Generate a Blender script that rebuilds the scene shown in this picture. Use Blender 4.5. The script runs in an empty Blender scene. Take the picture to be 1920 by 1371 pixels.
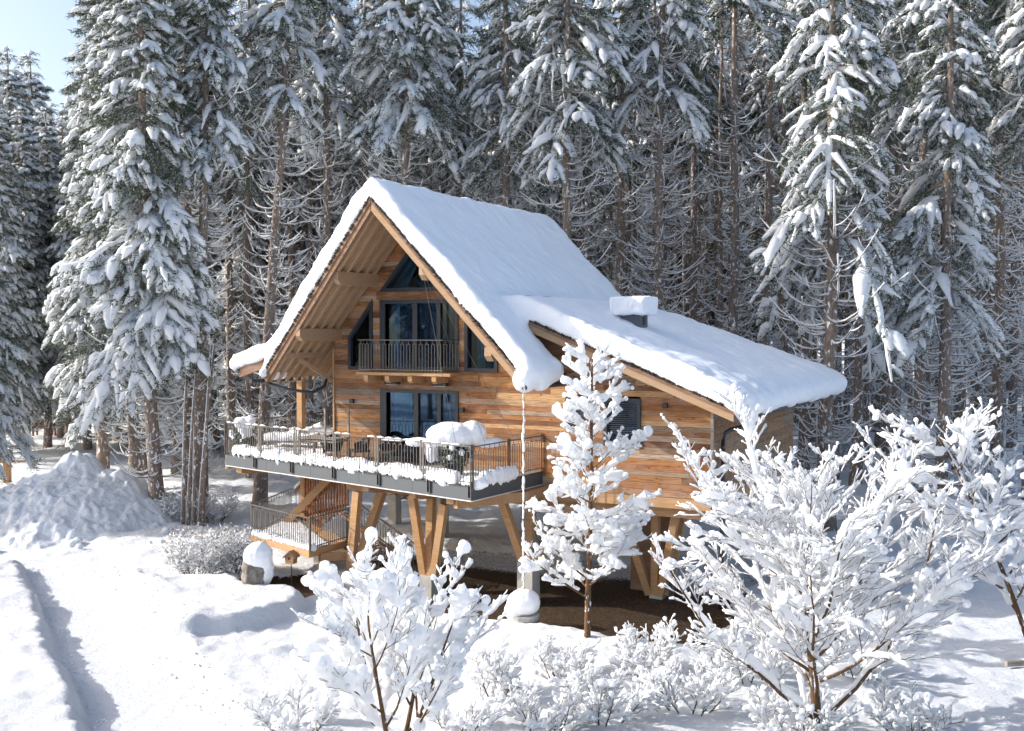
import bpy, bmesh, math, random
import numpy as np
from mathutils import Vector, Matrix, noise as mnoise

sc = bpy.context.scene
COL = sc.collection
rnd = random.Random(7)
R = math.radians

# ------------------------------------------------------------------ camera, sky, sun, exposure
F, CX, CY = 2000.0, 960.0, 685.5
PITCH = math.atan((CY - 623.0) / F)
H = 7.6
G = -0.4
camd = bpy.data.cameras.new('camera'); cam = bpy.data.objects.new('camera', camd); COL.objects.link(cam)
camd.sensor_width = 36; camd.lens = 36 * F / 1920; camd.clip_end = 2000; camd.clip_start = 0.5
cam.location = (0, 0, H); cam.rotation_euler = (math.pi / 2 - PITCH, 0, 0)
sc.camera = cam

SUN_EL, SUN_ROT = R(27), R(-86)
world = bpy.data.worlds.new("World"); sc.world = world; world.use_nodes = True
wn = world.node_tree.nodes
sky = wn.new('ShaderNodeTexSky'); sky.sky_type = 'NISHITA'; sky.sun_disc = False
sky.sun_elevation = SUN_EL; sky.sun_rotation = SUN_ROT; sky.altitude = 600; sky.dust_density = 6.0
world.node_tree.links.new(sky.outputs[0], wn['Background'].inputs[0])
wn['Background'].inputs[1].default_value = 0.15
S = Vector((math.sin(SUN_ROT) * math.cos(SUN_EL), math.cos(SUN_ROT) * math.cos(SUN_EL), math.sin(SUN_EL)))
ld = bpy.data.lights.new('sun', 'SUN'); ld.energy = 3.2; ld.angle = R(0.55); ld.color = (1, .965, .92)
lo = bpy.data.objects.new('sun', ld); COL.objects.link(lo); lo.rotation_euler = S.to_track_quat('Z', 'Y').to_euler()
sc.view_settings.view_transform = 'Standard'; sc.view_settings.look = 'None'
sc.view_settings.exposure = 0.86; sc.view_settings.gamma = 1
sc.cycles.max_bounces = 10; sc.cycles.diffuse_bounces = 9; sc.cycles.transmission_bounces = 10; sc.cycles.transparent_max_bounces = 8

# ------------------------------------------------------------------ measuring helpers
FW = Vector((0, math.cos(PITCH), -math.sin(PITCH))); UP = Vector((0, math.sin(PITCH), math.cos(PITCH)))
def ray(x, y): return FW + (x - CX) / F * Vector((1, 0, 0)) - (y - CY) / F * UP
def at(x, y, z=G):
    r = ray(x, y); return Vector((0, 0, H)) + r * ((z - H) / r.z)
def far(x, y, d):
    r = ray(x, y); return Vector((0, 0, H)) + r * (d / r.y)
TH = R(27.8225)
U = Vector((math.cos(TH), -math.sin(TH), 0)); V = Vector((math.sin(TH), math.cos(TH), 0))
P0 = Vector((-5.985, 36.0, 0))
def W(a, b, z): return P0 + U * a + V * b + Vector((0, 0, z))
def loc(p): q = p - P0; return Vector((q.dot(U), q.dot(V), p.z))

# ------------------------------------------------------------------ materials
MATS = {}
def mat(name, col, rough=.7, spec=.3, metal=0.0):
    m = bpy.data.materials.new(name); m.use_nodes = True
    b = m.node_tree.nodes['Principled BSDF']
    b.inputs['Base Color'].default_value = (*col, 1); b.inputs['Roughness'].default_value = rough
    b.inputs['Specular IOR Level'].default_value = spec; b.inputs['Metallic'].default_value = metal
    MATS[name] = m
    return m
class NT:
    def __init__(s, m): s.m = m; s.n = m.node_tree.nodes; s.l = m.node_tree.links; s.b = s.n['Principled BSDF']
    def new(s, t, **k):
        n = s.n.new(t)
        for a, b in k.items():
            if a.startswith('_'): setattr(n, a[1:], b)
            else: n.inputs[a].default_value = b
        return n
    def link(s, a, b): s.l.new(a, b)
    def coord(s, scale=(1, 1, 1), kind='Object', rndoff=False):
        tc = s.new('ShaderNodeTexCoord'); mp = s.new('ShaderNodeMapping'); mp.inputs['Scale'].default_value = scale
        s.link(tc.outputs[kind], mp.inputs['Vector'])
        if rndoff:
            oi = s.new('ShaderNodeObjectInfo'); mu = s.new('ShaderNodeMath', _operation='MULTIPLY'); mu.inputs[1].default_value = 97.0
            s.link(oi.outputs['Random'], mu.inputs[0]); s.link(mu.outputs[0], mp.inputs['Location'])
        return mp.outputs[0]
    def noise(s, vec, scale, detail=4, rough=.6):
        n = s.new('ShaderNodeTexNoise'); n.inputs['Scale'].default_value = scale; n.inputs['Detail'].default_value = detail
        n.inputs['Roughness'].default_value = rough; s.link(vec, n.inputs['Vector']); return n.outputs['Fac']
    def ramp(s, fac, stops):
        r = s.new('ShaderNodeValToRGB'); e = r.color_ramp.elements
        while len(e) < len(stops): e.new(.5)
        for k, (p, c) in enumerate(stops): e[k].position = p; e[k].color = (*c, 1)
        s.link(fac, r.inputs[0]); return r.outputs[0]
    def mix(s, fac, a, b):
        m = s.new('ShaderNodeMix', _data_type='RGBA')
        for v, i in ((fac, 0), (a, 6), (b, 7)):
            if isinstance(v, (int, float)): m.inputs[i].default_value = v
            elif isinstance(v, tuple): m.inputs[i].default_value = (*v, 1)
            else: s.link(v, m.inputs[i])
        return m.outputs[2]
    def color(s, c): s.link(c, s.b.inputs['Base Color'])
    def bump(s, h, strength=.3, dist=.02):
        b = s.new('ShaderNodeBump', Strength=strength, Distance=dist); s.link(h, b.inputs['Height']); s.link(b.outputs[0], s.b.inputs['Normal'])

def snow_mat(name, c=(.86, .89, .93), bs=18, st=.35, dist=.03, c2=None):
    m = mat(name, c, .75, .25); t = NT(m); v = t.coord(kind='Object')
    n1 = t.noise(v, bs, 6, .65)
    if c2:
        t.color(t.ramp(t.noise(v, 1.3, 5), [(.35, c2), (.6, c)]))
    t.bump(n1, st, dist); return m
snow_mat('snow', c=(.90, .92, .95)); snow_mat('snow_roof', bs=9, st=.22, dist=.05)
snow_mat('snow_ground', bs=7, st=.5, dist=.06)
snow_mat('snow_tree', c=(.90, .925, .955), bs=9, st=.7, dist=.06)
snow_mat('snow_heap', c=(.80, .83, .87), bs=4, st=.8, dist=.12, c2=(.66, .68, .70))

def translucent(name, f):
    m = MATS[name]; t = NT(m); out = t.n['Material Output']
    tr = t.new('ShaderNodeBsdfTranslucent'); tr.inputs['Color'].default_value = (.94, .96, .98, 1)
    mx = t.new('ShaderNodeMixShader'); mx.inputs[0].default_value = f
    t.link(t.b.outputs[0], mx.inputs[1]); t.link(tr.outputs[0], mx.inputs[2]); t.link(mx.outputs[0], out.inputs['Surface'])
snow_mat('snow_bough', c=(.955, .965, .98), bs=16, st=.5, dist=.02)
translucent('snow_tree', .28); translucent('snow_bough', .42)

def roof_ripple():
    t = NT(MATS['snow_roof']); b = next(n for n in t.n if n.bl_idname == 'ShaderNodeBump')
    g = t.noise(t.coord((.55, 6.5, .55)), 1.6, 4, .6); b2 = t.new('ShaderNodeBump', Strength=.35, Distance=.05)
    t.link(g, b2.inputs['Height']); t.link(b.outputs[0], b2.inputs['Normal']); t.link(b2.outputs[0], t.b.inputs['Normal'])
roof_ripple()
def wood_mat(name, stops, grain=(1.2, 22, 22), knots=True, gc=.74, rough=.75):
    m = mat(name, stops[0][1], rough, .2); t = NT(m)
    oi = t.new('ShaderNodeObjectInfo')
    base = t.ramp(oi.outputs['Random'], stops)
    g = t.noise(t.coord(grain, rndoff=True), 2.2, 7, .7)
    c = t.mix(t.ramp(g, [(.36, (1, 1, 1)), (.56, (0, 0, 0))]), base, t.mix(gc, base, (.04, .025, .015)))
    blot = t.noise(t.coord((.9, 2.5, 2.5), rndoff=True), 1.6, 3)
    c = t.mix(t.ramp(blot, [(.45, (0, 0, 0)), (.7, (.65, .65, .65))]), c, t.mix(.5, base, (.34, .29, .25)))
    if knots:
        v = t.new('ShaderNodeTexVoronoi', Scale=1.0); t.link(t.coord((2.2, 5.5, 5.5), rndoff=True), v.inputs['Vector'])
        k = t.ramp(v.outputs['Distance'], [(.06, (1, 1, 1)), (.13, (0, 0, 0))])
        c = t.mix(k, c, (.07, .035, .018))
    t.color(c); t.bump(g, .35, .01); return m
wood_mat('plank_wood', [(0, (.40, .18, .07)), (.1, (.15, .062, .03)), (.22, (.52, .27, .11)), (.34, (.29, .125, .05)), (.44, (.47, .22, .085)),
                        (.53, (.25, .19, .145)), (.63, (.62, .38, .19)), (.74, (.37, .14, .05)), (.84, (.48, .38, .29)), (.92, (.19, .082, .036)), (1, (.44, .21, .08))])
wood_mat('side_wood', [(0, (.30, .17, .09)), (.3, (.42, .25, .13)), (.5, (.26, .21, .165)), (.7, (.3, .17, .085)), (1, (.30, .25, .2))], grain=(20, 1.1, 20), knots=False)
wood_mat('beam_wood', [(0, (.42, .24, .115)), (1, (.50, .30, .15))], grain=(.7, 9, 9), knots=False, gc=.3)
wood_mat('soffit_wood', [(0, (.36, .235, .14)), (1, (.46, .31, .19))], grain=(.6, 5, 5), knots=False, gc=.16)
wood_mat('dark_wood', [(0, (.20, .115, .07)), (1, (.27, .16, .10))], grain=(.7, 9, 9), knots=False, gc=.3)
wood_mat('slat_wood', [(0, (.33, .13, .055)), (1, (.42, .19, .08))], knots=False)
wood_mat('grey_wood', [(0, (.30, .27, .24)), (1, (.36, .32, .28))], knots=False)
mat('grey_metal', (.085, .10, .115), .45, .5, .3); mat('frame_metal', (.028, .036, .045), .45, .4)
mat('rail_metal', (.13, .125, .12), .45, .5, .5); mat('pipe_metal', (.05, .06, .07), .4, .5, .4)
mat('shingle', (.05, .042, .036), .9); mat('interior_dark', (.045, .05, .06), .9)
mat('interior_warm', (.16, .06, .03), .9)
mat('curtain', (.30, .46, .43), .9); mat('curtain_pale', (.55, .6, .6), .9); mat('linen', (.4, .4, .42), .9)
mat('wicker', (.045, .035, .03), .8); mat('red_cloth', (.45, .05, .03), .8); mat('black', (.02, .02, .02), .6)
mat('lamp_glass', (.6, .6, .6), .3); mat('blind_slat', (.16, .18, .20), .5, .5, .3)
def concrete():
    m = mat('concrete', (.42, .40, .37), .9, .2); t = NT(m)
    t.color(t.ramp(t.noise(t.coord(), 3, 6), [(.3, (.34, .33, .31)), (.7, (.48, .46, .42))])); t.bump(t.noise(t.coord(), 30, 3), .2, .01)
concrete()
def glass():
    m = mat('window_glass', (.1, .15, .2), .02); t = NT(m); n = t.n; out = n['Material Output']
    gl = t.new('ShaderNodeBsdfGlossy', Roughness=.02); gl.inputs['Color'].default_value = (.42, .53, .68, 1)
    tr = t.new('ShaderNodeBsdfTransparent'); tr.inputs['Color'].default_value = (.5, .66, .76, 1)
    fr = t.new('ShaderNodeFresnel', IOR=1.75); mx = t.new('ShaderNodeMixShader')
    t.link(fr.outputs[0], mx.inputs[0]); t.link(tr.outputs[0], mx.inputs[1]); t.link(gl.outputs[0], mx.inputs[2]); t.link(mx.outputs[0], out.inputs['Surface'])
glass()
def bark(name, a, b, frost=.0, sc_=6):
    m = mat(name, a, .9, .1); t = NT(m)
    v = t.coord((sc_, sc_, sc_ * .35)); g = t.noise(v, 2.2, 6, .7)
    c = t.ramp(g, [(.35, b), (.65, a)])
    if frost > 0:
        sp = t.noise(t.coord((1, 1, .55)), 9, 3, .5)
        c = t.mix(t.ramp(sp, [(.66 - frost * .12, (0, 0, 0)), (.72 - frost * .12, (1, 1, 1))]), c, (.8, .83, .87))
    t.color(c); t.bump(g, .6, .03)
bark('spruce_bark', (.30, .245, .205), (.15, .115, .095), .55)
bark('spruce_bark_grey', (.30, .27, .245), (.15, .13, .115), .9)
bark('bark_brown', (.16, .095, .05), (.085, .05, .03), .5, 12)
bark('twig_brown', (.10, .065, .045), (.06, .04, .03), .0, 20)
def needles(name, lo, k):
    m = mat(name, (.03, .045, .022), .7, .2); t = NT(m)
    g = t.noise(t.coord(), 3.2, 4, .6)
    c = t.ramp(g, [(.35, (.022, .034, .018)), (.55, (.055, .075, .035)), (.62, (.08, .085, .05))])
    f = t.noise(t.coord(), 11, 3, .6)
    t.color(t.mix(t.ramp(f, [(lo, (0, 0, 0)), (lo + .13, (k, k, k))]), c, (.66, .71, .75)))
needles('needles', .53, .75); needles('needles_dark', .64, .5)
def frost_mat():
    m = mat('frosty_leaf', (.3, .22, .12), .8); t = NT(m)
    g = t.noise(t.coord(), 7, 3)
    t.color(t.ramp(g, [(.42, (.24, .16, .08)), (.5, (.8, .82, .84))]))
frost_mat()

# ------------------------------------------------------------------ mesh building
def me_from(name, vs, fs, material=None, smooth=False):
    """vs: (N,3) array, fs: list of (M,k) int arrays"""
    vs = np.asarray(vs, dtype=np.float32).reshape(-1, 3)
    me = bpy.data.meshes.new(name)
    fs = [np.asarray(f, dtype=np.int32) for f in fs if len(f)]
    loops = np.concatenate([f.ravel() for f in fs]) if fs else np.zeros(0, np.int32)
    tot = np.concatenate([np.full(len(f), f.shape[1], np.int32) for f in fs]) if fs else np.zeros(0, np.int32)
    st = np.concatenate([[0], np.cumsum(tot)[:-1]]).astype(np.int32) if len(tot) else tot
    me.vertices.add(len(vs)); me.vertices.foreach_set('co', vs.ravel())
    me.loops.add(len(loops)); me.loops.foreach_set('vertex_index', loops)
    me.polygons.add(len(tot)); me.polygons.foreach_set('loop_start', st)
    me.polygons.foreach_set('use_smooth', np.full(len(tot), smooth, dtype=bool))
    me.update(calc_edges=True); me.validate()
    if material: me.materials.append(MATS[material])
    return me

class MB:
    def __init__(s): s.v = []; s.f = []; s.n = 0
    def add(s, vs, fs):
        for f in fs: s.f.append(tuple(i + s.n for i in f))
        s.v += [tuple(v) for v in vs]; s.n += len(vs); return s
    def prism(s, poly, d0, d1, ax=1):
        """poly in the plane of the two other axes; extruded along ax (0,1,2) from d0 to d1"""
        n = len(poly)
        def mk(p, d):
            if ax == 1: return (p[0], d, p[1])
            if ax == 0: return (d, p[0], p[1])
            return (p[0], p[1], d)
        vs = [mk(p, d0) for p in poly] + [mk(p, d1) for p in poly]
        area = sum(poly[i][0] * poly[(i + 1) % n][1] - poly[(i + 1) % n][0] * poly[i][1] for i in range(n))
        fs = [tuple(range(n)), tuple(range(2 * n - 1, n - 1, -1))] + [(i + n, (i + 1) % n + n, (i + 1) % n, i) for i in range(n)]
        if (area > 0) == (ax == 2 or ax == 0): fs = [tuple(reversed(f)) for f in fs]
        if d1 < d0: fs = [tuple(reversed(f)) for f in fs]
        return s.add(vs, fs)
    def box(s, x0, x1, y0, y1, z0, z1): return s.prism([(x0, z0), (x1, z0), (x1, z1), (x0, z1)], y0, y1, 1)
    def bar(s, p, q, w, h, up=(0, 0, 1), ext=0):
        """box of width w (sideways) and height h centred on the line p-q"""
        p = Vector(p); q = Vector(q); d = (q - p).normalized(); p = p - d * ext; q = q + d * ext
        up = Vector(up); sd = d.cross(up)
        if sd.length < 1e-4: sd = d.cross(Vector((1, 0, 0)))
        sd.normalize(); up = sd.cross(d)
        c = [(-1, -1), (1, -1), (1, 1), (-1, 1)]
        vs = [e + sd * (a * w / 2) + up * (b * h / 2) for e in (p, q) for a, b in c]
        return s.add(vs, [(0, 1, 2, 3), (7, 6, 5, 4), (4, 5, 1, 0), (5, 6, 2, 1), (6, 7, 3, 2), (7, 4, 0, 3)])
    def tube(s, pts, rad, sides=8, squash=1.0):
        pts = [Vector(p) for p in pts]; K = len(pts); rad = [rad] * K if isinstance(rad, (int, float)) else rad
        vs = []
        for i, p in enumerate(pts):
            t = (pts[min(i + 1, K - 1)] - pts[max(i - 1, 0)]).normalized()
            r = Vector((0, 0, 1)) if abs(t.z) < .95 else Vector((1, 0, 0))
            a = t.cross(r).normalized(); b = a.cross(t)
            for k in range(sides):
                w = 2 * math.pi * k / sides
                vs.append(p + a * (math.cos(w) * rad[i]) + b * (math.sin(w) * rad[i] * squash))
        fs = [(i * sides + k, i * sides + (k + 1) % sides, (i + 1) * sides + (k + 1) % sides, (i + 1) * sides + k) for i in range(K - 1) for k in range(sides)]
        fs += [tuple(range(sides - 1, -1, -1)), tuple((K - 1) * sides + k for k in range(sides))]
        return s.add(vs, fs)
    def blob(s, c, r, seg=8, rings=5):
        vs = []; fs = []
        for i in range(rings + 1):
            ph = math.pi * i / rings
            for k in range(seg):
                w = 2 * math.pi * k / seg; j = 1
                vs.append((c[0] + r[0] * math.sin(ph) * math.cos(w) * j, c[1] + r[1] * math.sin(ph) * math.sin(w) * j, c[2] + r[2] * math.cos(ph)))
        fs = [(i * seg + k, (i + 1) * seg + k, (i + 1) * seg + (k + 1) % seg, i * seg + (k + 1) % seg) for i in range(rings) for k in range(seg)]
        return s.add(vs, fs)
    def mesh(s, name, material, smooth=False):
        me = bpy.data.meshes.new(name); me.from_pydata(s.v, [], s.f)
        if material: me.materials.append(MATS[material])
        if smooth: me.polygons.foreach_set('use_smooth', [True] * len(me.polygons))
        me.update(); return me
    def build(s, name, material, parent=None, smooth=False, loc=None):
        return link(name, s.mesh(name, material, smooth), parent, loc)

def link(name, me, parent=None, loc=None, rot=None):
    o = bpy.data.objects.new(name, me); COL.objects.link(o)
    if parent: o.parent = parent
    if loc is not None: o.location = loc
    if rot is not None: o.rotation_euler = rot
    return o
def thing(name, label, cat, loc=(0, 0, 0), rot=(0, 0, 0), group=None):
    o = bpy.data.objects.new(name, None); COL.objects.link(o); o.empty_display_size = .2
    o.location = loc; o.rotation_euler = rot; return tag(o, label, cat, group)
def tag(o, label, cat, group=None):
    o['label'] = label; o['category'] = cat
    if group: o['group'] = group
    return o
def stuff(o): o['kind'] = 'stuff'; return o

def organic(me, voxel=.06, smooth=4, disp=.0, dscale=.3, material='snow', name='snow', disp2=0, dscale2=.1):
    """voxel-remesh, smooth and roughen a mesh: for lying snow"""
    o = bpy.data.objects.new('tmp', me); COL.objects.link(o)
    m = o.modifiers.new('r', 'REMESH'); m.mode = 'VOXEL'; m.voxel_size = voxel; m.use_smooth_shade = True
    if smooth: m = o.modifiers.new('s', 'SMOOTH'); m.iterations = smooth; m.factor = .5
    for dd, ds in ((disp, dscale), (disp2, dscale2)):
        if dd:
            tx = bpy.data.textures.new('t', 'CLOUDS'); tx.noise_scale = ds; tx.noise_depth = 2
            m = o.modifiers.new('d', 'DISPLACE'); m.texture = tx; m.strength = dd; m.mid_level = .5
    dg = bpy.context.evaluated_depsgraph_get(); r = bpy.data.meshes.new_from_object(o.evaluated_get(dg))
    bpy.data.objects.remove(o); bpy.data.meshes.remove(me)
    r.materials.clear(); r.materials.append(MATS[material]); r.name = name
    r.polygons.foreach_set('use_smooth', [True] * len(r.polygons))
    return r

def btubes(P, Rd, sides, squash=1.0):
    """batch of tubes: P (N,K,3), Rd (N,K) -> verts, quads"""
    P = np.asarray(P, float); N, K, _ = P.shape
    T = np.empty_like(P); T[:, 1:-1] = P[:, 2:] - P[:, :-2]; T[:, 0] = P[:, 1] - P[:, 0]; T[:, -1] = P[:, -1] - P[:, -2]
    T /= np.linalg.norm(T, axis=2, keepdims=True) + 1e-9
    ref = np.where(np.abs(T[..., 2:3]) < .95, np.array([0, 0, 1.0]), np.array([1.0, 0, 0]))
    A = np.cross(T, ref); A /= np.linalg.norm(A, axis=2, keepdims=True) + 1e-9; B = np.cross(A, T)
    w = np.arange(sides) * 2 * np.pi / sides
    vs = P[:, :, None, :] + Rd[:, :, None, None] * (A[:, :, None, :] * np.cos(w)[:, None] + B[:, :, None, :] * (np.sin(w) * squash)[:, None])
    idx = np.arange(N * K * sides).reshape(N, K, sides); nx = np.roll(idx, -1, axis=2)
    q = np.stack([idx[:, :-1], nx[:, :-1], nx[:, 1:], idx[:, 1:]], -1).reshape(-1, 4)
    return vs.reshape(-1, 3), q
class Acc:
    def __init__(s): s.v = []; s.f = {3: [], 4: []}; s.n = 0
    def add(s, v, f):
        v = np.asarray(v).reshape(-1, 3); s.v.append(v); s.f[f.shape[1]].append(f + s.n); s.n += len(v)
    def mesh(s, name, material, smooth=False):
        return me_from(name, np.concatenate(s.v) if s.v else np.zeros((0, 3)), [np.concatenate(x) for x in s.f.values() if x], material, smooth)

# ------------------------------------------------------------------ ground
def fbm(x, y, s, seed=0, oct=4):
    v = 0; a = 1
    for i in range(oct):
        v += a * mnoise.noise(Vector((x * s, y * s, seed + i * 7.3))); s *= 2.1; a *= .5
    return v
def sm(a, b, x):
    t = min(1, max(0, (x - a) / (b - a))); return t * t * (3 - 2 * t)
def path_l(y): return -8.15 - .545 * (y - 20.6) + .05 * math.sin(y * .9) + .03 * math.sin(y * 2.3 + 1)
HEAP = at(100, 1000); HEAP.y += 2.0
SOIL = W(6.2, 2.5, 0)
def soil_mask(x, y):
    """1 where the building keeps the ground free of snow"""
    q = Vector((x, y, 0)) - P0; a = q.dot(U); b = q.dot(V)
    n = fbm(x, y, .5, 3) * 1.1
    m1 = min(sm(-.6, .8, a - .8 + n), sm(-.6, .8, 13.8 - a + n), sm(-.5, .5, b + 3.6 + n * .5), sm(-.8, .8, 4.6 - b + n))
    e = math.hypot((a - .9) / 2.3, (b + 3.0) / 1.8) - n * .35
    return max(m1, 1 - sm(.8, 1.1, e))
def ground(x, y):
    h = G + .10 * fbm(x, y, .12, 5, 3) * sm(8, 20, y)
    if y < 60 and -30 < x < 25:
        s = soil_mask(x, y) if (-12 < x < 12 and 26 < y < 44) else 0
        fine = .05 * fbm(x, y, .9, 11, 4) + .03 * fbm(x, y, 3.0, 2, 3)
        xl = path_l(y); width = 2.75
        on_path_y = 1 - sm(34.5, 37, y)
        if x < xl:
            h += (.55 + .12 * fbm(x, y, .35, 9)) * sm(0.0, .42, xl - x + .16 * fbm(x, y, 2.2, 4, 5)) * on_path_y
            h += fine * 1.3
        elif x < xl + width and on_path_y > 0:
            h += .022 * fbm(x, y, 4, 21, 4) + .03 * fbm(x, y, .6, 22, 2) + fine * (1 - on_path_y)
        else:
            sh = sm(0, .9, x - xl - width + .35 * fbm(x, y, .55, 14))
            h += (1 - s) * (.26 * sh * (1 if on_path_y else 1) + fine * 1.6)
            # rim of lumps thrown up by the blower
            h += (1 - s) * .10 * math.exp(-((x - xl - width - .5) / .4) ** 2) * (1 + 1.6 * fbm(x, y, .7, 8)) * on_path_y + .05 * max(0, fbm(x, y, 2.2, 18)) * math.exp(-((x - xl - width - .7) / .9) ** 2)
            # terrace in front of the bush with a cut face
            e = math.hypot((x + 9.6) / 3.9, (y - 29.4) / 3.0) + .05 * fbm(x, y, .5, 31)
            h += (1 - s) * .42 * (1 - sm(.88, 1.0, e)) * sm(-13.4, -12.0, x)
            e2 = abs(math.hypot((x + 9.3) / 5.2, (y - 29.0) / 4.6) - 1)
            h += (1 - s) * .10 * math.exp(-(e2 / .05) ** 2)
        h -= s * .06
    h += .30 * fbm(x, y, .22, 41, 3) * sm(38, 50, y)
    if y > 38: h += .12 * fbm(x, y, .9, 42, 3) * sm(40, 48, y)
    h += sm(150, 300, y) * 34 + sm(14, 60, x) * 1.5
    return h
def axis(lo, hi, d0, d1, step, grow):
    c = [d0]; 
    while c[-1] < d1: c.append(c[-1] + step)
    s = step
    while c[-1] < hi: s *= grow; c.append(c[-1] + s)
    s = step; c2 = []
    x = d0
    while x > lo: s *= grow; x -= s; c2.append(x)
    return c2[::-1] + c
def build_ground():
    xs = axis(-420, 420, -19, 12, .125, 1.09); ys = axis(-60, 620, 15.5, 43, .125, 1.07)
    nx, ny = len(xs), len(ys)
    vs = np.array([(x, y, ground(x, y)) for y in ys for x in xs])
    i = np.arange(nx * ny).reshape(ny, nx)
    q = np.stack([i[:-1, :-1], i[:-1, 1:], i[1:, 1:], i[1:, :-1]], -1).reshape(-1, 4)
    me = me_from('snow_ground', vs, [q], 'ground_mix', True)
    ca = me.color_attributes.new('soil', 'FLOAT_COLOR', 'POINT')
    m = np.zeros((len(vs), 4), np.float32); m[:, 3] = 1
    for k, (x, y, z) in enumerate(vs):
        if -12 < x < 12 and 26 < y < 44: m[k, 0] = soil_mask(x, y)
        q_ = Vector((x, y, 0)) - P0
        if m[k, 0] > 0: m[k, 1] = sm(1.0, 3.2, q_.dot(V) + fbm(x, y, .4, 77))     # dusting of snow toward the back
    ca.data.foreach_set('color', m.ravel())
    o = link('snow_ground', me); o['kind'] = 'structure'
def ground_mat():
    m = mat('ground_mix', (.86, .89, .93), .8, .25); t = NT(m)
    at_ = t.new('ShaderNodeAttribute'); at_.attribute_name = 'soil'
    sp = t.new('ShaderNodeSeparateColor'); t.link(at_.outputs['Color'], sp.inputs[0])
    v = t.coord(kind='Object')
    n1 = t.noise(v, 3.2, 7, .72); n2 = t.noise(v, 14, 5, .7)
    soilc = t.ramp(n2, [(.3, (.018, .011, .007)), (.52, (.05, .028, .015)), (.66, (.13, .085, .03)), (.8, (.2, .15, .07))])
    dust = t.new('ShaderNodeMath', _operation='MULTIPLY'); t.link(sp.outputs[1], dust.inputs[0]); dust.inputs[1].default_value = .42
    ad = t.new('ShaderNodeMath', _operation='ADD'); t.link(dust.outputs[0], ad.inputs[0]); t.link(n2, ad.inputs[1])
    soil2 = t.mix(t.ramp(ad.outputs[0], [(.78, (0, 0, 0)), (.9, (1, 1, 1))]), soilc, (.7, .73, .78))
    ad2 = t.new('ShaderNodeMath', _operation='MULTIPLY_ADD'); t.link(n1, ad2.inputs[0]); ad2.inputs[1].default_value = .9; t.link(sp.outputs[0], ad2.inputs[2])
    mask = t.ramp(ad2.outputs[0], [(.92, (0, 0, 0)), (1.0, (1, 1, 1))])
    t.color(t.mix(mask, (.86, .89, .93), soil2))
    n3 = t.noise(v, 5, 10, .78); t.bump(n3, 1.0, .16)
ground_mat(); build_ground()

# snow heap left of the path
def snow_heap():
    bm = bmesh.new(); bmesh.ops.create_grid(bm, x_segments=190, y_segments=160, size=1)
    for v in bm.verts:
        x, y = v.co.x * 7.0, v.co.y * 6.0
        x2 = x - .15 * y
        r = math.hypot(x2 / 5.6, y / 4.6) * (1 + .12 * fbm(x, y, .3, 51))
        z = 2.35 * max(0, 1 - r ** 1.55)
        z += 0.72 * math.exp(-((x - .1) / .8) ** 4 - ((y - .4) / .8) ** 4) + .35 * math.exp(-((x - 1.9) / .8) ** 2 - ((y - .3) / .9) ** 2) 
        wob = max(0, min(1, (1.12 - r) * 4))
        z += wob * (.16 * fbm(x, y, 1.1, 52, 4) + .24 * abs(mnoise.noise(Vector((x * 2.3, y * 2.3, 3)))) + .16 * abs(mnoise.noise(Vector((x * 5.5, y * 5.5, 8)))))
        v.co = (x, y, z - .12)
    me = bpy.data.meshes.new('snow_heap'); bm.to_mesh(me); bm.free(); me.materials.append(MATS['snow_heap'])
    me.polygons.foreach_set('use_smooth', [True] * len(me.polygons))
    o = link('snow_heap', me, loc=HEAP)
    tag(o, 'rough heap of ploughed snow with a chunky peak at the end of the path', 'snow heap')
    for k in range(26):
        mb = MB(); s = rnd.uniform(.12, .38); mb.blob((0, 0, 0), (s, s * rnd.uniform(.6, 1), s * rnd.uniform(.5, .8)), 7, 5)
        me = organic(mb.mesh('c', None), s * .18, 1, s * .7, s, 'snow_heap', 'snow_chunk')
        w = rnd.uniform(-1, 1); x, y = HEAP.x + w * 6 + 1, HEAP.y - 4.0 + rnd.uniform(-1.6, .5)
        c = link('snow_chunk', me, loc=(x, y, ground(x, y) + s * .3), rot=(rnd.random(), 0, rnd.random() * 6)); c.parent = o
        c.location = c.location - HEAP
snow_heap()

def clods():
    mb = MB(); r2 = random.Random(3)
    for k in range(700):
        y = r2.uniform(16.5, 36); xl = path_l(y); z = r2.random()
        if z < .48: x = xl + r2.gauss(.22, .13)
        elif z < 1.1: x = xl + 2.75 + r2.gauss(.25, .3)
        else: x = xl + r2.uniform(.4, 2.6)
        q = r2.uniform(.012, .04) * (1.5 if r2.random() < .12 else 1)
        mb.blob((x, y, ground(x, y) + q * .3), (q * r2.uniform(.8, 1.4), q, q * .75), 5, 3)
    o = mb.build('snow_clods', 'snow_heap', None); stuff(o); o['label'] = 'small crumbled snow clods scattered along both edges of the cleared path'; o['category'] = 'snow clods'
clods()
# ------------------------------------------------------------------ the chalet
CH = thing('chalet', 'wooden chalet on stilts with steep snow-covered gable roof and lower side roof', 'house', P0, (0, 0, -TH))
AP, AZ = 3.31, 11.62            # ridge position and height of the fascia top
SL, SR = 1.17, 1.03             # slopes of the two main roof sides
AX0, AXZ, AS = 7.4, 8.10, .395  # annex roof line
def main_top(a): return AZ - (SL * (AP - a) if a < AP else SR * (a - AP))
def annex_top(a): return AXZ - AS * (a - AX0)
def wall_top(a): return (main_top(a) if a < 7.35 else annex_top(a)) - .22

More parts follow.
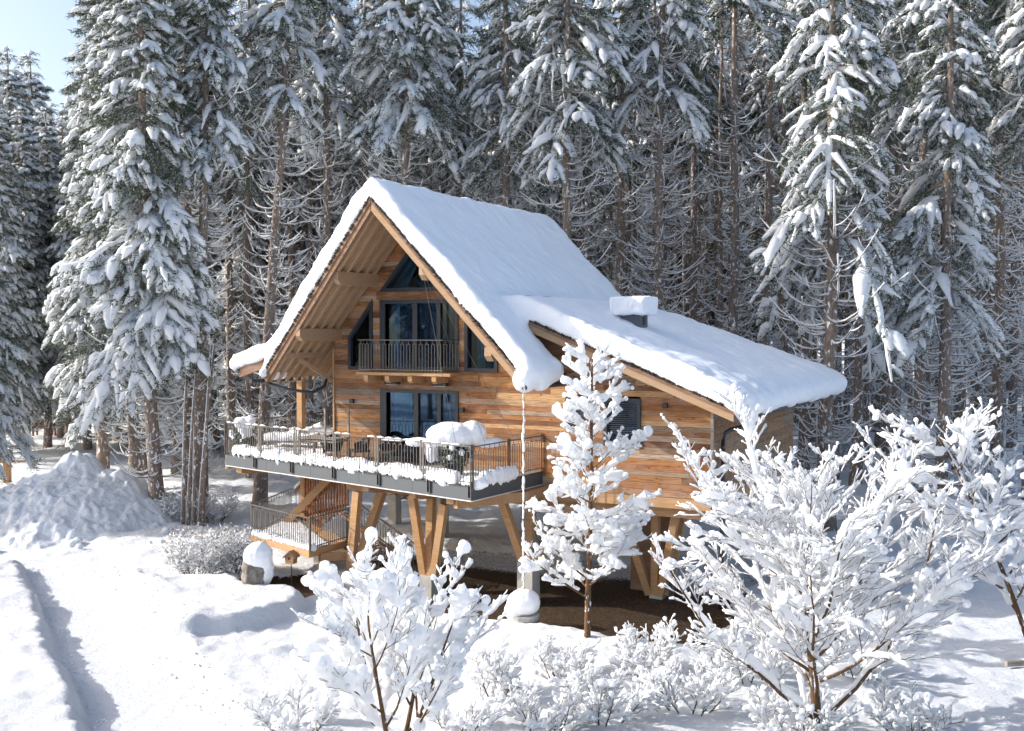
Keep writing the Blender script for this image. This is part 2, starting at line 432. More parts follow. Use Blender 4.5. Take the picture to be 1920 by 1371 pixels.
openings = {
 'tri': [(1.91, 8.95), (4.85, 8.95), (3.35, 10.62)],
 'left': [(.61, 6.37), (1.55, 6.37), (1.55, 8.62), (.61, 7.44)],
 'mid': [(1.90, 6.39), (4.84, 6.39), (4.84, 8.62), (1.90, 8.62)],
 'right': [(5.12, 6.38), (6.26, 6.38), (6.26, 7.35), (5.12, 8.45)],
 'door': [(1.90, 3.45), (4.84, 3.45), (4.84, 5.72), (1.90, 5.72)],
 'w5': [(9.86, 4.27), (10.98, 4.27), (10.98, 5.65), (9.86, 5.65)],
 'w6': [(8.62, 4.75), (9.19, 4.75), (9.19, 5.72), (8.62, 5.72)],
 'dark': [(7.3, 6.34), (8.6, 6.34), (7.3, 7.75)],
}
def span(poly, z):
    xs = []
    n = len(poly)
    for i in range(n):
        (x0, z0), (x1, z1) = poly[i], poly[(i + 1) % n]
        if (z0 - z) * (z1 - z) <= 0 and abs(z1 - z0) > 1e-6: xs.append(x0 + (x1 - x0) * (z - z0) / (z1 - z0))
    return (min(xs), max(xs)) if len(xs) >= 2 else None
def outline(z, lim=13.11):
    lo = 0.0
    if z > wall_top(0): lo = AP - (AZ - .22 - z) / SL
    # right border: first try annex, else main
    zz = z + .22
    ra = AX0 + (AXZ - zz) / AS; rm = AP + (AZ - zz) / SR
    hi = min(lim, ra) if ra > 7.35 else rm
    return max(0, lo), hi
RZ = [2.86, 3.06, 3.25]
z = 3.45
for z1, n in ((4.27, 5), (4.75, 3), (5.72, 6), (6.38, 4), (7.35, 6), (8.62, 7), (8.95, 2), (10.62, 10), (11.35, 4)):
    z0 = RZ[-1] if RZ[-1] >= 3.45 else 3.45
    if RZ[-1] < 3.45: RZ.append(3.45)
    st = (z1 - z0) / n
    ws = [rnd.uniform(.75, 1.25) for _ in range(n)]; tw = sum(ws); acc = z0
    for w_ in ws[:-1]: acc += w_ / tw * (z1 - z0); RZ.append(acc)
    RZ.append(z1)
core = MB()
NP = 0
for z0, z1 in zip(RZ[:-1], RZ[1:]):
    zm = (z0 + z1) / 2
    l0, r0 = outline(z0 + .001); l1, r1 = outline(z1 - .001)
    if r1 - l1 < .1: continue
    iv = [((l0, l1), (r0, r1))]
    for nm, poly in openings.items():
        sp = span(poly, zm)
        if not sp: continue
        a0 = span(poly, z0 + .002) or sp; a1 = span(poly, z1 - .002) or sp
        new = []
        for (L, Rr) in iv:
            if a0[1] <= L[0] or a0[0] >= Rr[0]: new.append((L, Rr)); continue
            if a0[0] - L[0] > .02: new.append((L, (a0[0], a1[0])))
            if Rr[0] - a0[1] > .02: new.append(((a0[1], a1[1]), Rr))
        iv = new
    for (L, Rr) in iv:
        core.prism([(L[0], z0), (Rr[0], z0), (Rr[1], z1), (L[1], z1)], .035, .12, 1)
        ln = Rr[0] - L[0]; cuts = []
        x = L[0] + rnd.uniform(.9, 3.6)
        while x < min(Rr) - .7: cuts.append(x); x += rnd.uniform(1.6, 4.2)
        xs0 = [L[0]] + cuts + [Rr[0]]; xs1 = [L[1]] + cuts + [Rr[1]]
        for i in range(len(xs0) - 1):
            pr = rnd.uniform(-.012, .006)
            cx = (xs0[i] + xs0[i + 1]) / 2
            e0 = .0 if i == 0 else .002; e1 = 0 if i == len(xs0) - 2 else .002
            MB().prism([(xs0[i] + e0 - cx, -(z1 - z0) / 2 + .004), (xs0[i + 1] - e1 - cx, -(z1 - z0) / 2 + .004), (xs1[i + 1] - e1 - cx, (z1 - z0) / 2 - .002), (xs1[i] + e0 - cx, (z1 - z0) / 2 - .002)], pr, .034, 1).build('plank', 'plank_wood', CH, loc=(cx, 0, zm)); NP += 1
# side wall (a = 13.11), receding
WB = 9.8
zz = 2.86
side = []
while zz < 5.5:
    h = min(rnd.uniform(.15, .24), 5.52 - zz); b = 0.0
    if h < .05: break
    while b < WB - .01:
        ln = min(rnd.uniform(1.8, 4.2), WB - b); pr = rnd.uniform(-.006, .012)
        if NP < 296:
            MB().box(-.034, pr, -ln / 2 + .002, ln / 2 - .002, -h / 2 + .004, h / 2 - .002).build('side_plank', 'side_wood', CH, loc=(13.11, b + ln / 2, zz + h / 2))
        b += ln
    zz += h
core.box(13.0, 13.075, .13, WB, 2.86, 5.52)
core.box(.0, .11, .13, 9, 2.86, 6.9)                       # left wall
core.box(.12, 12.99, 9.0, 9.1, 2.86, 5.5)
core.build('wall_core', 'dark_wood', CH)
# floor slab of the house, underside brown panels
MB().box(.02, 13.08, .0, WB, 2.55, 2.85).build('floor_slab', 'beam_wood', CH)
MB().box(13.09, 13.17, -.05, .035, 2.84, 5.42).build('corner_post', 'grey_wood', CH)
MB().box(-.06, .0, -.045, .04, 3.4, 7.05).build('corner_post', 'beam_wood', CH)
MB().box(1.75, 5.0, -.05, -.003, 8.66, 8.91).build('trim_board', 'plank_wood', CH)

# windows: frame (proud, dark), pane, mullions
def window(key, mull=(), name='window', fw=.09, reveal_l=0.0, proud=.06, depth=.10, lab=None):
    poly = openings[key]; n = len(poly); c = Vector((sum(p[0] for p in poly) / n, sum(p[1] for p in poly) / n))
    area = sum(poly[i][0] * poly[(i + 1) % n][1] - poly[(i + 1) % n][0] * poly[i][1] for i in range(n))
    if area < 0: poly = poly[::-1]
    def inset(d):
        out = []
        for i in range(n):
            p0, p1, p2 = Vector(poly[i - 1]), Vector(poly[i]), Vector(poly[(i + 1) % n])
            e0 = (p1 - p0).normalized(); e1 = (p2 - p1).normalized()
            n0 = Vector((-e0.y, e0.x)); n1 = Vector((-e1.y, e1.x))
            k = 1 / max(.2, 1 + n0.dot(n1)); out.append(p1 + (n0 + n1) * d * k)
        return out
    outer = inset(-.02); inner = inset(fw)
    mb = MB()
    def at_(p, d): return (p[0], d, p[1])
    for i in range(n):
        j = (i + 1) % n
        vs = [at_(outer[i], -proud), at_(outer[j], -proud), at_(inner[j], -proud), at_(inner[i], -proud),
              at_(outer[i], depth), at_(outer[j], depth), at_(inner[j], depth), at_(inner[i], depth)]
        mb.add(vs, [(0, 1, 2, 3), (7, 6, 5, 4), (4, 5, 1, 0), (6, 7, 3, 2)])
    z0 = min(p[1] for p in inner); z1 = max(p[1] for p in inner)
    for m0, m1 in mull: mb.box(m0, m1, .0, depth, z0 - .01, z1 + .01)
    fr = mb.build(name, 'frame_metal', CH)
    if lab: fr['label'] = lab
    MB().prism([tuple(p) for p in inner], depth - .03, depth - .015, 1).build('pane', 'window_glass', fr)
    return fr, inner
def curtain(fr, a0, a1, z0, z1, m='curtain', b=.3, top=None, amp=.035, n=None):
    """pleated cloth; top=(a0t,a1t) lets it hang at a slant"""
    n = n or max(8, int((a1 - a0) * 40)); vs = []; fs = []
    t0, t1 = top or (a0, a1); K = 6
    for k in range(K + 1):
        s = k / K
        for i in range(n + 1):
            u_ = i / n; a = (a0 * (1 - s) + t0 * s) * (1 - u_) + (a1 * (1 - s) + t1 * s) * u_
            vs.append((a, b + amp * math.sin(i * 1.3) * (1 - .3 * s), z0 + (z1 - z0) * s))
    for k in range(K):
        for i in range(n): o = k * (n + 1) + i; fs.append((o, o + 1, o + n + 2, o + n + 1))
    MB().add(vs, fs).build('curtain', m, fr, smooth=True)
tri, _ = window('tri', ())
curtain(tri, 2.15, 2.75, 9.0, 10.4, top=(3.1, 3.4))
lw, _ = window('left'); curtain(lw, .75, 1.2, 6.45, 8.5, top=(1.45, 1.55))
mid, _ = window('mid', ((3.12, 3.30), (4.04, 4.18))); curtain(mid, 2.1, 2.45, 6.45, 8.55, 'curtain_pale')
MB().box(1.9, 2.08, -.058, -.002, 6.39, 8.62).build('reveal', 'frame_metal', mid)
rw, _ = window('right'); curtain(rw, 5.35, 5.65, 6.45, 8.2)
door, _ = window('door', ((3.17, 3.33), (4.05, 4.19)), 'patio_door'); curtain(door, 2.1, 2.95, 3.5, 5.65, 'curtain', b=.45)
MB().box(1.9, 2.12, -.058, -.002, 3.45, 5.72).build('reveal', 'frame_metal', door)
dk, _ = window('dark')
for key in ('w5', 'w6'):
    fr, inn = window(key)
    a0, a1 = inn[0][0], inn[1][0]; z0, z1 = inn[0][1], inn[2][1]; zq = z0 + .28 if key == 'w5' else z0 + .1
    sl = MB()
    me0 = MB().bar((a0 + .01, 0, 0), (a1 - .01, 0, 0), .045, .004, up=(0, .55, 1)).mesh('blind_slat', 'blind_slat')
    while zq < z1 - .02: link('blind_slat', me0, fr, loc=(0, .02, zq)); zq += .062
# rooms behind the glass
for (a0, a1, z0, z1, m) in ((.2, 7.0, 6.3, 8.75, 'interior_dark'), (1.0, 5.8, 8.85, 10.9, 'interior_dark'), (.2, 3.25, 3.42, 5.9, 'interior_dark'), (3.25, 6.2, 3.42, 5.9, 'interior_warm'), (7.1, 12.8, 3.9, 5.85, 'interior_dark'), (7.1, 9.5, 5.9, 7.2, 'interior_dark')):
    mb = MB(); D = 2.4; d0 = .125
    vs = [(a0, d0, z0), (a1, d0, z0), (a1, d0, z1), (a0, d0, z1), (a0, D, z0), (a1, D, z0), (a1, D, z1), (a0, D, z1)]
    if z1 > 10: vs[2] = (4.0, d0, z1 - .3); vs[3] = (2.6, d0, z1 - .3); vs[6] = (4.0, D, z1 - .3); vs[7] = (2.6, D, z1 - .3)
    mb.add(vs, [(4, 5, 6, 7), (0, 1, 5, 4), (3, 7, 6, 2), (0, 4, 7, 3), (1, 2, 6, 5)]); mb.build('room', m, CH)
bed = MB().box(3.4, 5.0, .6, 2.2, 3.43, 4.2).build('bed', 'linen', CH)
hb = MB(); hb.bar((3.35, .9, 4.75), (5.1, 1.4, 4.95), .03, .9); hb.build('headboard', 'grey_wood', CH)
# balcony
BF = -.72
MB().box(1.45, 5.0, BF - .05, -.07, 6.22, 6.31).build('balcony_floor', 'beam_wood', CH)
for a in (1.86, 2.68, 3.55, 4.44):
    MB().prism([(BF - .1, 6.205), (BF - .1, 6.06), (BF - .02, 5.99), (-.055, 5.99), (-.055, 6.205)][::-1], a - .08, a + .08, 0).build('joist', 'beam_wood', CH)
MB().box(1.3, 5.6, -.05, -.003, 6.1, 6.24).build('trim_board', 'plank_wood', CH)

def railing(p, q, parent, h=1.02, gap=.12, posts=True, mat_='rail_metal', loops=True, slope_ok=True, name='railing'):
    p = Vector(p); q = Vector(q); d = q - p; L = Vector((d.x, d.y, 0)).length; n = max(1, int(round(L / gap / 2)) * 2)
    e = d / n; up = Vector((0, 0, 1))
    rt = MB(); rt.bar(p + up * h, q + up * h, .045, .03); rt.bar(p + up * .1, q + up * .1, .02, .025)
    for i in range(0, n, 2):
        a = p + e * (i + .5); b = p + e * (i + 1.5); top = h - .13
        rt.bar(a + up * top, b + up * top, .014, .016, ext=.008)
        m = (a + b) / 2; rt.bar(m + up * top, m + up * (h - .012), .014, .014)
    r = rt.build(name, mat_, parent)
    pk = MB().bar((0, 0, .02), (0, 0, h - .13), .018, .018).mesh('baluster', mat_)
    for i in range(n): link('baluster', pk, r, loc=p + e * (i + .5))
    if posts:
        po = MB().bar((-.05, 0, -.02), (-.05, 0, h + .06), .022, .05).bar((.05, 0, -.02), (.05, 0, h + .06), .022, .05).bar((0, 0, h + .03), (0, 0, h + .05), .12, .02).mesh('post', mat_)
        k = max(1, int(round(L / 2.1))); ang = math.atan2(d.y, d.x)
        for i in range(k + 1): link('post', po, r, loc=p + d * (i / k), rot=(0, 0, ang))
    return r
railing((1.5, BF, 6.30), (4.7, BF, 6.30), CH, 1.05, .115, posts=False)
railing((4.7, BF, 6.30), (4.95, -.07, 6.30), CH, 1.05, .115, posts=False)
railing((1.5, BF, 6.30), (1.45, -.07, 6.30), CH, 1.05, .115, posts=False)

# lamps and sockets on the wall
for a, z in ((2.42, 5.93), (4.26, 5.92)):
    l = MB().prism([(-.20, -.03), (-.20, .03), (-.03, .06), (0, .06), (0, -.03)][::-1], -.26, .26, 0).build('wall_lamp', 'frame_metal', CH, loc=(a, -.052, z))
    MB().box(-.2, .2, -.17, -.04, -.045, -.031).build('lamp_glass', 'lamp_glass', l)
for a, z in ((5.02, 5.15), (11.75, 5.5), (.75, 5.3)):
    MB().box(-.07, .07, -.10, 0, -.07, .07).build('wall_spotlight', 'frame_metal', CH, loc=(a, -.02, z))

# ---------------- roofs
VB = -2.5      # main verge
RB = 9.3       # main rear
AVB = -.95     # annex verge
LE = -1.28     # left eave
RE = 8.45      # right eave (front strip)
def slab(a0, z0, a1, z1, b0, b1, t, off=0.0):
    """sloping slab between a0 and a1 whose TOP lies off below the line"""
    return [(a0, z0 - off), (a1, z1 - off), (a1, z1 - off - t), (a0, z0 - off - t)], b0, b1
rb = MB()
def roof_poly(a0, a1, fn, off, t): return [(a0, fn(a0) - off), (a0, fn(a0) - off - t), (a1, fn(a1) - off - t), (a1, fn(a1) - off)]
rb = MB(); rb.prism(roof_poly(AP, 7.2, main_top, .06, .10), VB + .05, RB, 1)
rb.prism(roof_poly(7.2, RE, main_top, .06, .10), VB + .05, -.02, 1)
rb.build('roof_boarding', 'soffit_wood', CH)
vs = []
def vb(a): return VB + max(0, (AP - a)) / (AP - LE) * .5        # the left verge runs back a little toward the eave
def rake(mb, a0, a1, fn, off, t, bf, w):
    vs = [(a, bf(a) + d, fn(a) - z) for a in (a0, a1) for d in (-w / 2, w / 2) for z in (off, off + t)]
    return mb.add(vs, [(0, 1, 3, 2), (6, 7, 5, 4), (0, 4, 5, 1), (3, 7, 6, 2), (2, 6, 4, 0), (1, 5, 7, 3)])
def quad_roof(mb, pts, fn, off, t):
    n = len(pts); top = [(a, b, fn(a) - off) for a, b in pts]; bot = [(a, b, fn(a) - off - t) for a, b in pts]
    mb.add(top + bot, [tuple(range(n - 1, -1, -1)) if False else tuple(range(n)), tuple(range(2 * n - 1, n - 1, -1))] + [(i + n, (i + 1) % n + n, (i + 1) % n, i) for i in range(n)])
ANX = [(7.0, AVB + .05), (14.0, AVB + .05), (14.15, 12.9), (7.0, 9.3)]
quad_roof(rb, ANX, annex_top, .06, .12); rb.build('roof_boarding', 'soffit_wood', CH)
mb = MB(); quad_roof(mb, [(LE, vb(LE) + .05), (AP, VB + .05), (AP, RB), (LE, RB)], main_top, .06, .10); mb.build('roof_boarding', 'soffit_wood', CH)
# rafters in the overhang
for b in (-2.28, -1.78, -1.24, -.70, -.2):
    rake(MB(), LE + .02, AP - .02, main_top, .161, .20, lambda a, b=b: b * (1 - .2 * (AP - a) / (AP - LE)), .13).build('rafter', 'soffit_wood', CH)
    MB().prism(roof_poly(AP + .02, RE - .1, main_top, .161, .17), b - .055, b + .055, 1).build('rafter', 'soffit_wood', CH)
for b in (.45, 1.2, 2.0, 2.8, 3.6, 4.4, 5.2, 6.0, 7.0):
    MB().prism(roof_poly(LE + .02, -.02, main_top, .161, .16), b - .055, b + .055, 1).build('rafter', 'soffit_wood', CH)
# purlins
def purlin(a, ztop, w=.17, h=.42, b0=-2.2):
    MB().prism([(.1, ztop - h), (b0 + .16, ztop - h), (b0, ztop - h * .62), (b0, ztop), (.1, ztop)], a - w / 2, a + w / 2, 0).build('purlin', 'soffit_wood', CH)
purlin(1.72, 9.50); purlin(.22, 7.72, .17, .40); purlin(4.95, 9.55, .2, .40, -2.28); purlin(7.18, 7.16, .22, .40, -2.28)
MB().prism([(.1, 6.74), (-2.0, 6.74), (-2.0, 6.94), (.1, 6.94)], -.56, -.44, 0).build('purlin', 'soffit_wood', CH)
MB().bar((-.5, -1.3, 6.74), (-.12, -.02, 5.95), .09, .12).build('brace', 'soffit_wood', CH)
MB().prism([(.02, 5.68), (AVB + .25, 5.68), (AVB + .12, 5.8), (AVB + .12, 6.0), (.02, 6.0)], 12.45, 12.75, 0).build('purlin', 'beam_wood', CH)
# fascias (verge boards)
rake(MB(), LE, AP - .012, main_top, .0, .36, vb, .095).build('verge_board', 'dark_wood', CH)
rake(MB(), LE, AP - .012, main_top, -.02, .15, lambda a: vb(a) - .066, .03).build('drip_board', 'dark_wood', CH)
for a0, a1, m in ((AP + .012, RE, 'soffit_wood'),):
    MB().prism(roof_poly(a0, a1, main_top, .0, .36), VB - .05, VB + .045, 1).build('verge_board', m, CH)
    MB().prism(roof_poly(a0, a1, main_top, -.02, .13), VB - .09, VB - .055, 1).build('drip_board', 'dark_wood', CH)
MB().prism(roof_poly(7.1, 14.02, annex_top, .0, .30), AVB - .04, AVB + .045, 1).build('verge_board', 'soffit_wood', CH)
MB().prism(roof_poly(7.1, 14.05, annex_top, -.02, .12), AVB - .08, AVB - .045, 1).build('drip_board', 'dark_wood', CH)
# ragged shingle edge
sh = MB()
for a0, a1, fn, b in ((LE, AP, main_top, VB), (AP, RE, main_top, VB), (7.2, 14.0, annex_top, AVB)):
    a = a0
    while a < a1:
        s = (fn(a + .01) - fn(a)) / .01; L = .055 * rnd.uniform(.6, 1.2); da = L / math.hypot(1, s)
        if rnd.random() < .86:
            b_ = vb(a) if a < AP else b
            p = Vector((a, b_ - rnd.uniform(.08, .16), fn(a) + .025 + rnd.uniform(0, .03))); q = Vector((a, b_ + .15, fn(a) + .05))
            sh.bar(p, q, L * .9, rnd.uniform(.02, .09), up=(-s, 0, 1))
        a += da
stuff(sh.build('shingle_edge', 'shingle', CH))

# roof snow
def snow_slab(pts_a, b0, b1, fn, t, name, ext=.0, voxel=.07, extra=None, below=.0):
    mb = MB(); a0, a1 = pts_a; n = 14
    for i in range(n):
        x0 = a0 + (a1 - a0) * i / n; x1 = a0 + (a1 - a0) * (i + 1) / n + .02
        mb.prism([(x0, fn(x0) + .03), (x0, fn(x0) + t(x0)), (x1, fn(x1) + t(x1)), (x1, fn(x1) + .03)], b0, b1, 1)
    if extra: extra(mb)
    me = organic(mb.mesh('t', None), voxel, 7, .16, .9, 'snow_roof', name, .05, .16)
    return link(name, me, CH)
def house_snow():
    mb = MB()
    tl = lambda a: .92 + .05 * math.sin(a * 3)
    tr = lambda a: .80 + .05 * math.sin(a * 2.3)
    n = 12
    for i in range(n):                       # left side, following the raked verge
        x0 = LE - .03 + (AP - LE + .05) * i / n; x1 = LE - .03 + (AP - LE + .05) * (i + 1) / n + .02
        t0, t1 = tl(x0), tl(x1)
        if i == n - 1: t1 = .70
        if i == n - 2: t1 = .84
        if i == n - 1: t0 = .84
        vs = [(x, b, main_top(min(x, AP)) + z) for x, t in ((x0, t0), (x1, t1)) for b in (vb(x) - .1, RB + .15) for z in (.02, t)]
        mb.add(vs, [(0, 1, 3, 2), (6, 7, 5, 4), (0, 4, 5, 1), (3, 7, 6, 2), (2, 6, 4, 0), (1, 5, 7, 3)])
    for a0, a1, t, b0, b1 in ((AP, 7.25, tr, VB - .1, RB + .15), (7.2, RE + .25, lambda a: .82, VB - .12, -.95)):
        top = []; bot = []
        for i in range(11):
            a = a0 + (a1 - a0) * i / 10; top.append((a, main_top(a) + t(a))); bot.append((a, main_top(a) + .02))
        if a0 == AP: top[0] = (AP - .02, AZ + .70)
        mb.prism(top + bot[::-1], b0, b1, 1)
    mb.blob((RE + .2, -1.75, 6.42), (.40, 1.0, .40)); mb.blob((RE + .02, -2.5, 6.22), (.36, .30, .36)); mb.blob((RE + .3, -2.0, 6.2), (.25, .3, .3)); mb.blob((RE + .25, -1.2, 6.5), (.4, .5, .4))
    mb.blob((LE - .03, -1.5, 6.28), (.20, .85, .28))
    n = 16
    for i in range(n):
        x0 = 6.6 + 7.7 * i / n; x1 = 6.6 + 7.7 * (i + 1) / n + .02
        b1 = min(9.2 + (x0 - 6.7) * .55, 13.1)
        tt = lambda x: .68 * min(1, .45 + (x - 6.6) * .6)
        sag = .0 if x1 < 13.9 else .10
        mb.prism([(x0, annex_top(x0) + .03), (x0, annex_top(x0) + tt(x0)), (x1, annex_top(x1) + tt(x1) - sag), (x1, annex_top(x1) + .03 - sag)], AVB - .13, b1, 1)
    for k in range(14): mb.blob((14.2, AVB + .45 + k * 1.0, 5.62), (.34, .75, .40))
    me = organic(mb.mesh('t', None), .095, 9, .20, 1.3, 'snow_roof', 'roof_snow', .06, .2)
    return link('roof_snow', me, CH)
house_snow()
# canopy over the left deck
def can_top(a): return 6.34 + (a + 4.3) * .30
quad = [(-4.35, .25), (-.45, .25), (-.45, 7.6), (-4.35, 7.6)]
mb = MB(); quad_roof(mb, quad, can_top, 0, .12); mb.build('canopy_roof', 'soffit_wood', CH)
MB().prism(roof_poly(-4.35, -.5, can_top, -.02, .36), .15, .24, 1).build('verge_board', 'dark_wood', CH)
MB().tube([(-4.42, .1, can_top(-4.4) - .1), (-4.42, 7.6, can_top(-4.4) - .1)], .07, 8).build('gutter', 'pipe_metal', CH)
mb = MB()
for i in range(8):
    x0 = -4.6 + i * .5; mb.prism([(x0, can_top(x0) + .0), (x0, can_top(x0) + .55), (x0 + .52, can_top(x0 + .52) + .55), (x0 + .52, can_top(x0 + .52))], .05, 7.7, 1)
mb.blob((-4.6, .8, can_top(-4.6) + .2), (.3, .9, .36)); 
link('roof_snow', organic(mb.mesh('t', None), .08, 8, .16, .9, 'snow_roof', 'roof_snow', .04, .15), CH)
MB().box(-3.6, -3.36, 2.4, 2.62, 3.4, can_top(-3.5) - .14).build('canopy_post', 'beam_wood', CH)
# gutters and pipes
MB().tube([(LE - .12, VB - .1, 6.02), (LE - .12, .1, 6.02), (LE - .12, .1, 6.0)], .08, 8).build('gutter', 'pipe_metal', CH)
MB().tube([(LE - .1, -1.9, 5.96), (-.5, -1.7, 5.72), (.0, -1.2, 5.62), (-.0, -.55, 5.8), (-.12, -.3, 6.0)], .05, 8).build('gutter_pipe', 'pipe_metal', CH, smooth=True)
MB().tube([(RE + .12, VB - .2, 6.06), (RE + .12, -.1, 6.06)], .08, 8).build('gutter', 'pipe_metal', CH)
MB().tube([(14.12, AVB - .1, 5.27), (14.12, 12.8, 5.27)], .09, 8).build('gutter', 'pipe_metal', CH)
MB().tube([(14.1, 1.0, 5.22), (14.1, 1.0, 5.08), (14.0, .95, 4.98), (13.45, .65, 4.82), (13.32, .6, 4.72), (13.27, .58, 4.5), (13.27, .58, 2.4), (13.2, .58, -.4)], .062, 10).build('downpipe', 'pipe_metal', CH, smooth=True)
for z in (4.3, 3.3): MB().tube([(13.27, .58, z), (13.27, .58, z + .05)], .075, 10).build('pipe_clamp', 'rail_metal', CH)
# chimney
cz = annex_top(9.6) + .5
chm = MB().box(9.25, 9.95, 2.7, 3.3, cz - .8, cz + .42).build('chimney', 'grey_metal', CH)
MB().box(9.2, 10.0, 2.65, 3.35, cz + .425, cz + .47).build('cap', 'frame_metal', chm)
MB().box(9.955, 9.965, 2.85, 3.05, cz + .1, cz + .36).build('vent', 'black', chm)
mb = MB().box(8.98, 10.2, 2.42, 3.58, cz + .42, cz + 1.0)
link('snow_cap', organic(mb.mesh('t', None), .05, 7, .12, .35, 'snow_roof', 'snow_cap', .05, .1), chm)

# thin stay wires from the verge to the deck corner
for (p, q) in (((5.0, -2.5, 9.75), (7.5, -3.0, 4.5)), ((5.0, -2.5, 9.75), (7.8, -1.8, 4.5)), ((5.05, -2.5, 9.7), (6.9, -3.6, 4.5))):
    MB().tube([p, q], .006, 4).build('stay_wire', 'rail_metal', CH)

# ---------------- deck
DL, DC, DJ = (-3.95, -.98), (7.54, -3.82), (7.81, -.0)
DZ = 3.38
deck = MB(); deck.prism([DL, DC, DJ, (0, 0), (-.02, 7.4), (-3.95, 7.4)], DZ - .12, DZ, 2); deck.build('deck_floor', 'grey_wood', CH)
def fascia(p, q, n, nm='fascia_panel'):
    p = Vector((*p, 0)); q = Vector((*q, 0)); e = (q - p) / n
    for i in range(n):
        a = p + e * i; b = p + e * (i + 1); d = e.normalized() * .004
        MB().bar(a + d + Vector((0, 0, DZ - .21)), b - d + Vector((0, 0, DZ - .21)), .03, .38).build(nm, 'grey_metal', CH)
    MB().bar(p + Vector((0, 0, DZ - .415)), q + Vector((0, 0, DZ - .415)), .06, .028).build('drip_edge', 'lamp_glass', CH)
    MB().bar(p + Vector((0, 0, DZ - .02)), q + Vector((0, 0, DZ - .02)), .07, .03).build('top_flashing', 'pipe_metal', CH)
fascia(DL, DC, 5); fascia(DC, DJ, 1); fascia((-3.95, 7.4), DL, 2)
RH = 1.08
for p, q in ((DL, DC), (DC, DJ), (DL, (-3.95, 6.6))):
    railing((*p, DZ), (*q, DZ), CH, RH, .125)
p = Vector((*DL, 0)); q = Vector((*DC, 0)); d = (q - p).normalized(); nrm = Vector((d.y, -d.x, 0))
for a in (-2.26, -.29, 1.79, 3.84, 5.93, 7.5):
    t = (a - DL[0]) / (DC[0] - DL[0]); c = p.lerp(q, t) + nrm * .045
    br = MB()
    for s in (-.055, .055): br.bar(c + d * s + Vector((0, 0, DZ - .33)), c + d * s + Vector((0, 0, DZ + .03)), .02, .05, up=tuple(nrm))
    br.bar(c + d * -.065 + Vector((0, 0, DZ - .33)), c + d * .065 + Vector((0, 0, DZ - .33)), .05, .02); br.build('bracket', 'rail_metal', CH)
# row of bolt heads under the railing
bn = MB().box(-.025, .025, -.03, .03, -.012, .03).mesh('anchor', 'frame_metal')
k = int((q - p).length / .25); 
for i in range(k): link('anchor', bn, CH, loc=p + d * ((i + .5) * .25) + nrm * .02 + Vector((0, 0, DZ + .01)), rot=(0, 0, math.atan2(d.y, d.x)))
# snow lying on the deck
mb = MB(); inn = Vector((0, 0, 0))
mb.prism([(DL[0] + .15, DL[1] + .12), (DC[0] - .2, DC[1] + .3), (DC[0] - .15, -1.9), (-.3, -1.0), (-.6, 4), (-3.8, 4)], DZ, DZ + .13, 2)
L_ = (q - p).length
for i in range(int(L_ / .11) - 9):
    c = p + d * (i * .11 + .45) + nrm * rnd.uniform(-.20, -.09)
    mb.blob((c.x, c.y, DZ + .12), (rnd.uniform(.09, .14), .22, .23 + .04 * math.sin(i * .35) + rnd.uniform(-.03, .04)), 8, 5)
mb.blob((DC[0] - .1, DC[1] + .3, DZ + .05), (.5, .3, .2))
p2 = Vector((*DC, 0)); q2 = Vector((*DJ, 0))
for i in range(9): c = p2.lerp(q2, .18 + i * .05); mb.blob((c.x - .05, c.y, DZ + .12), (.18, .14, rnd.uniform(.18, .34)), 8, 5)
link('deck_snow', organic(mb.mesh('t', None), .055, 2, .10, .22, 'snow', 'deck_snow', .05, .08), CH)
# thin snow on the front rail
mb = MB()
for i in range(30):
    t = i / 30; a = p.lerp(q, t); b = p.lerp(q, t + .03)
    if rnd.random() < .75: mb.tube([a + Vector((0, 0, DZ + RH + .02)), a.lerp(b, .5) + Vector((0, 0, DZ + RH + .035)), b + Vector((0, 0, DZ + RH + .02))], [.015, .028, .015], 6)
mb.build('rail_snow', 'snow', CH, smooth=True)

# beams under the deck, running front to back, with curved noses
def under_beam(a, b0, w=.2, L=5.0, z1=DZ - .43, h=.36):
    pr = [(b0, z1), (b0, z1 - h * .55), (b0 + .35, z1 - h * .8), (b0 + 1.3, z1 - h), (b0 + 2.2, z1 - h * .8), (b0 + 3.2, z1 - h * .62), (L, z1 - h * .6), (L, z1)]
    MB().prism(pr, a - w / 2, a + w / 2, 0).build('deck_beam', 'beam_wood', CH)
under_beam(3.0, -2.45, .24); under_beam(6.55, -3.35, .24); under_beam(-3.4, -.95, .24)
MB().bar((6.7, -3.3, DZ - .6), (7.9, -1.2, DZ - .6), .22, .3).build('deck_beam', 'beam_wood', CH)
MB().bar((7.85, -1.3, DZ - .6), (7.85, .2, DZ - .6), .22, .3).build('deck_beam', 'beam_wood', CH)
MB().bar((.3, .35, 2.4), (13.0, .35, 2.4), .25, .28).build('floor_beam', 'beam_wood', CH)
MB().bar((.3, 4.3, 2.4), (13.0, 4.3, 2.4), .25, .28).build('floor_beam', 'beam_wood', CH)

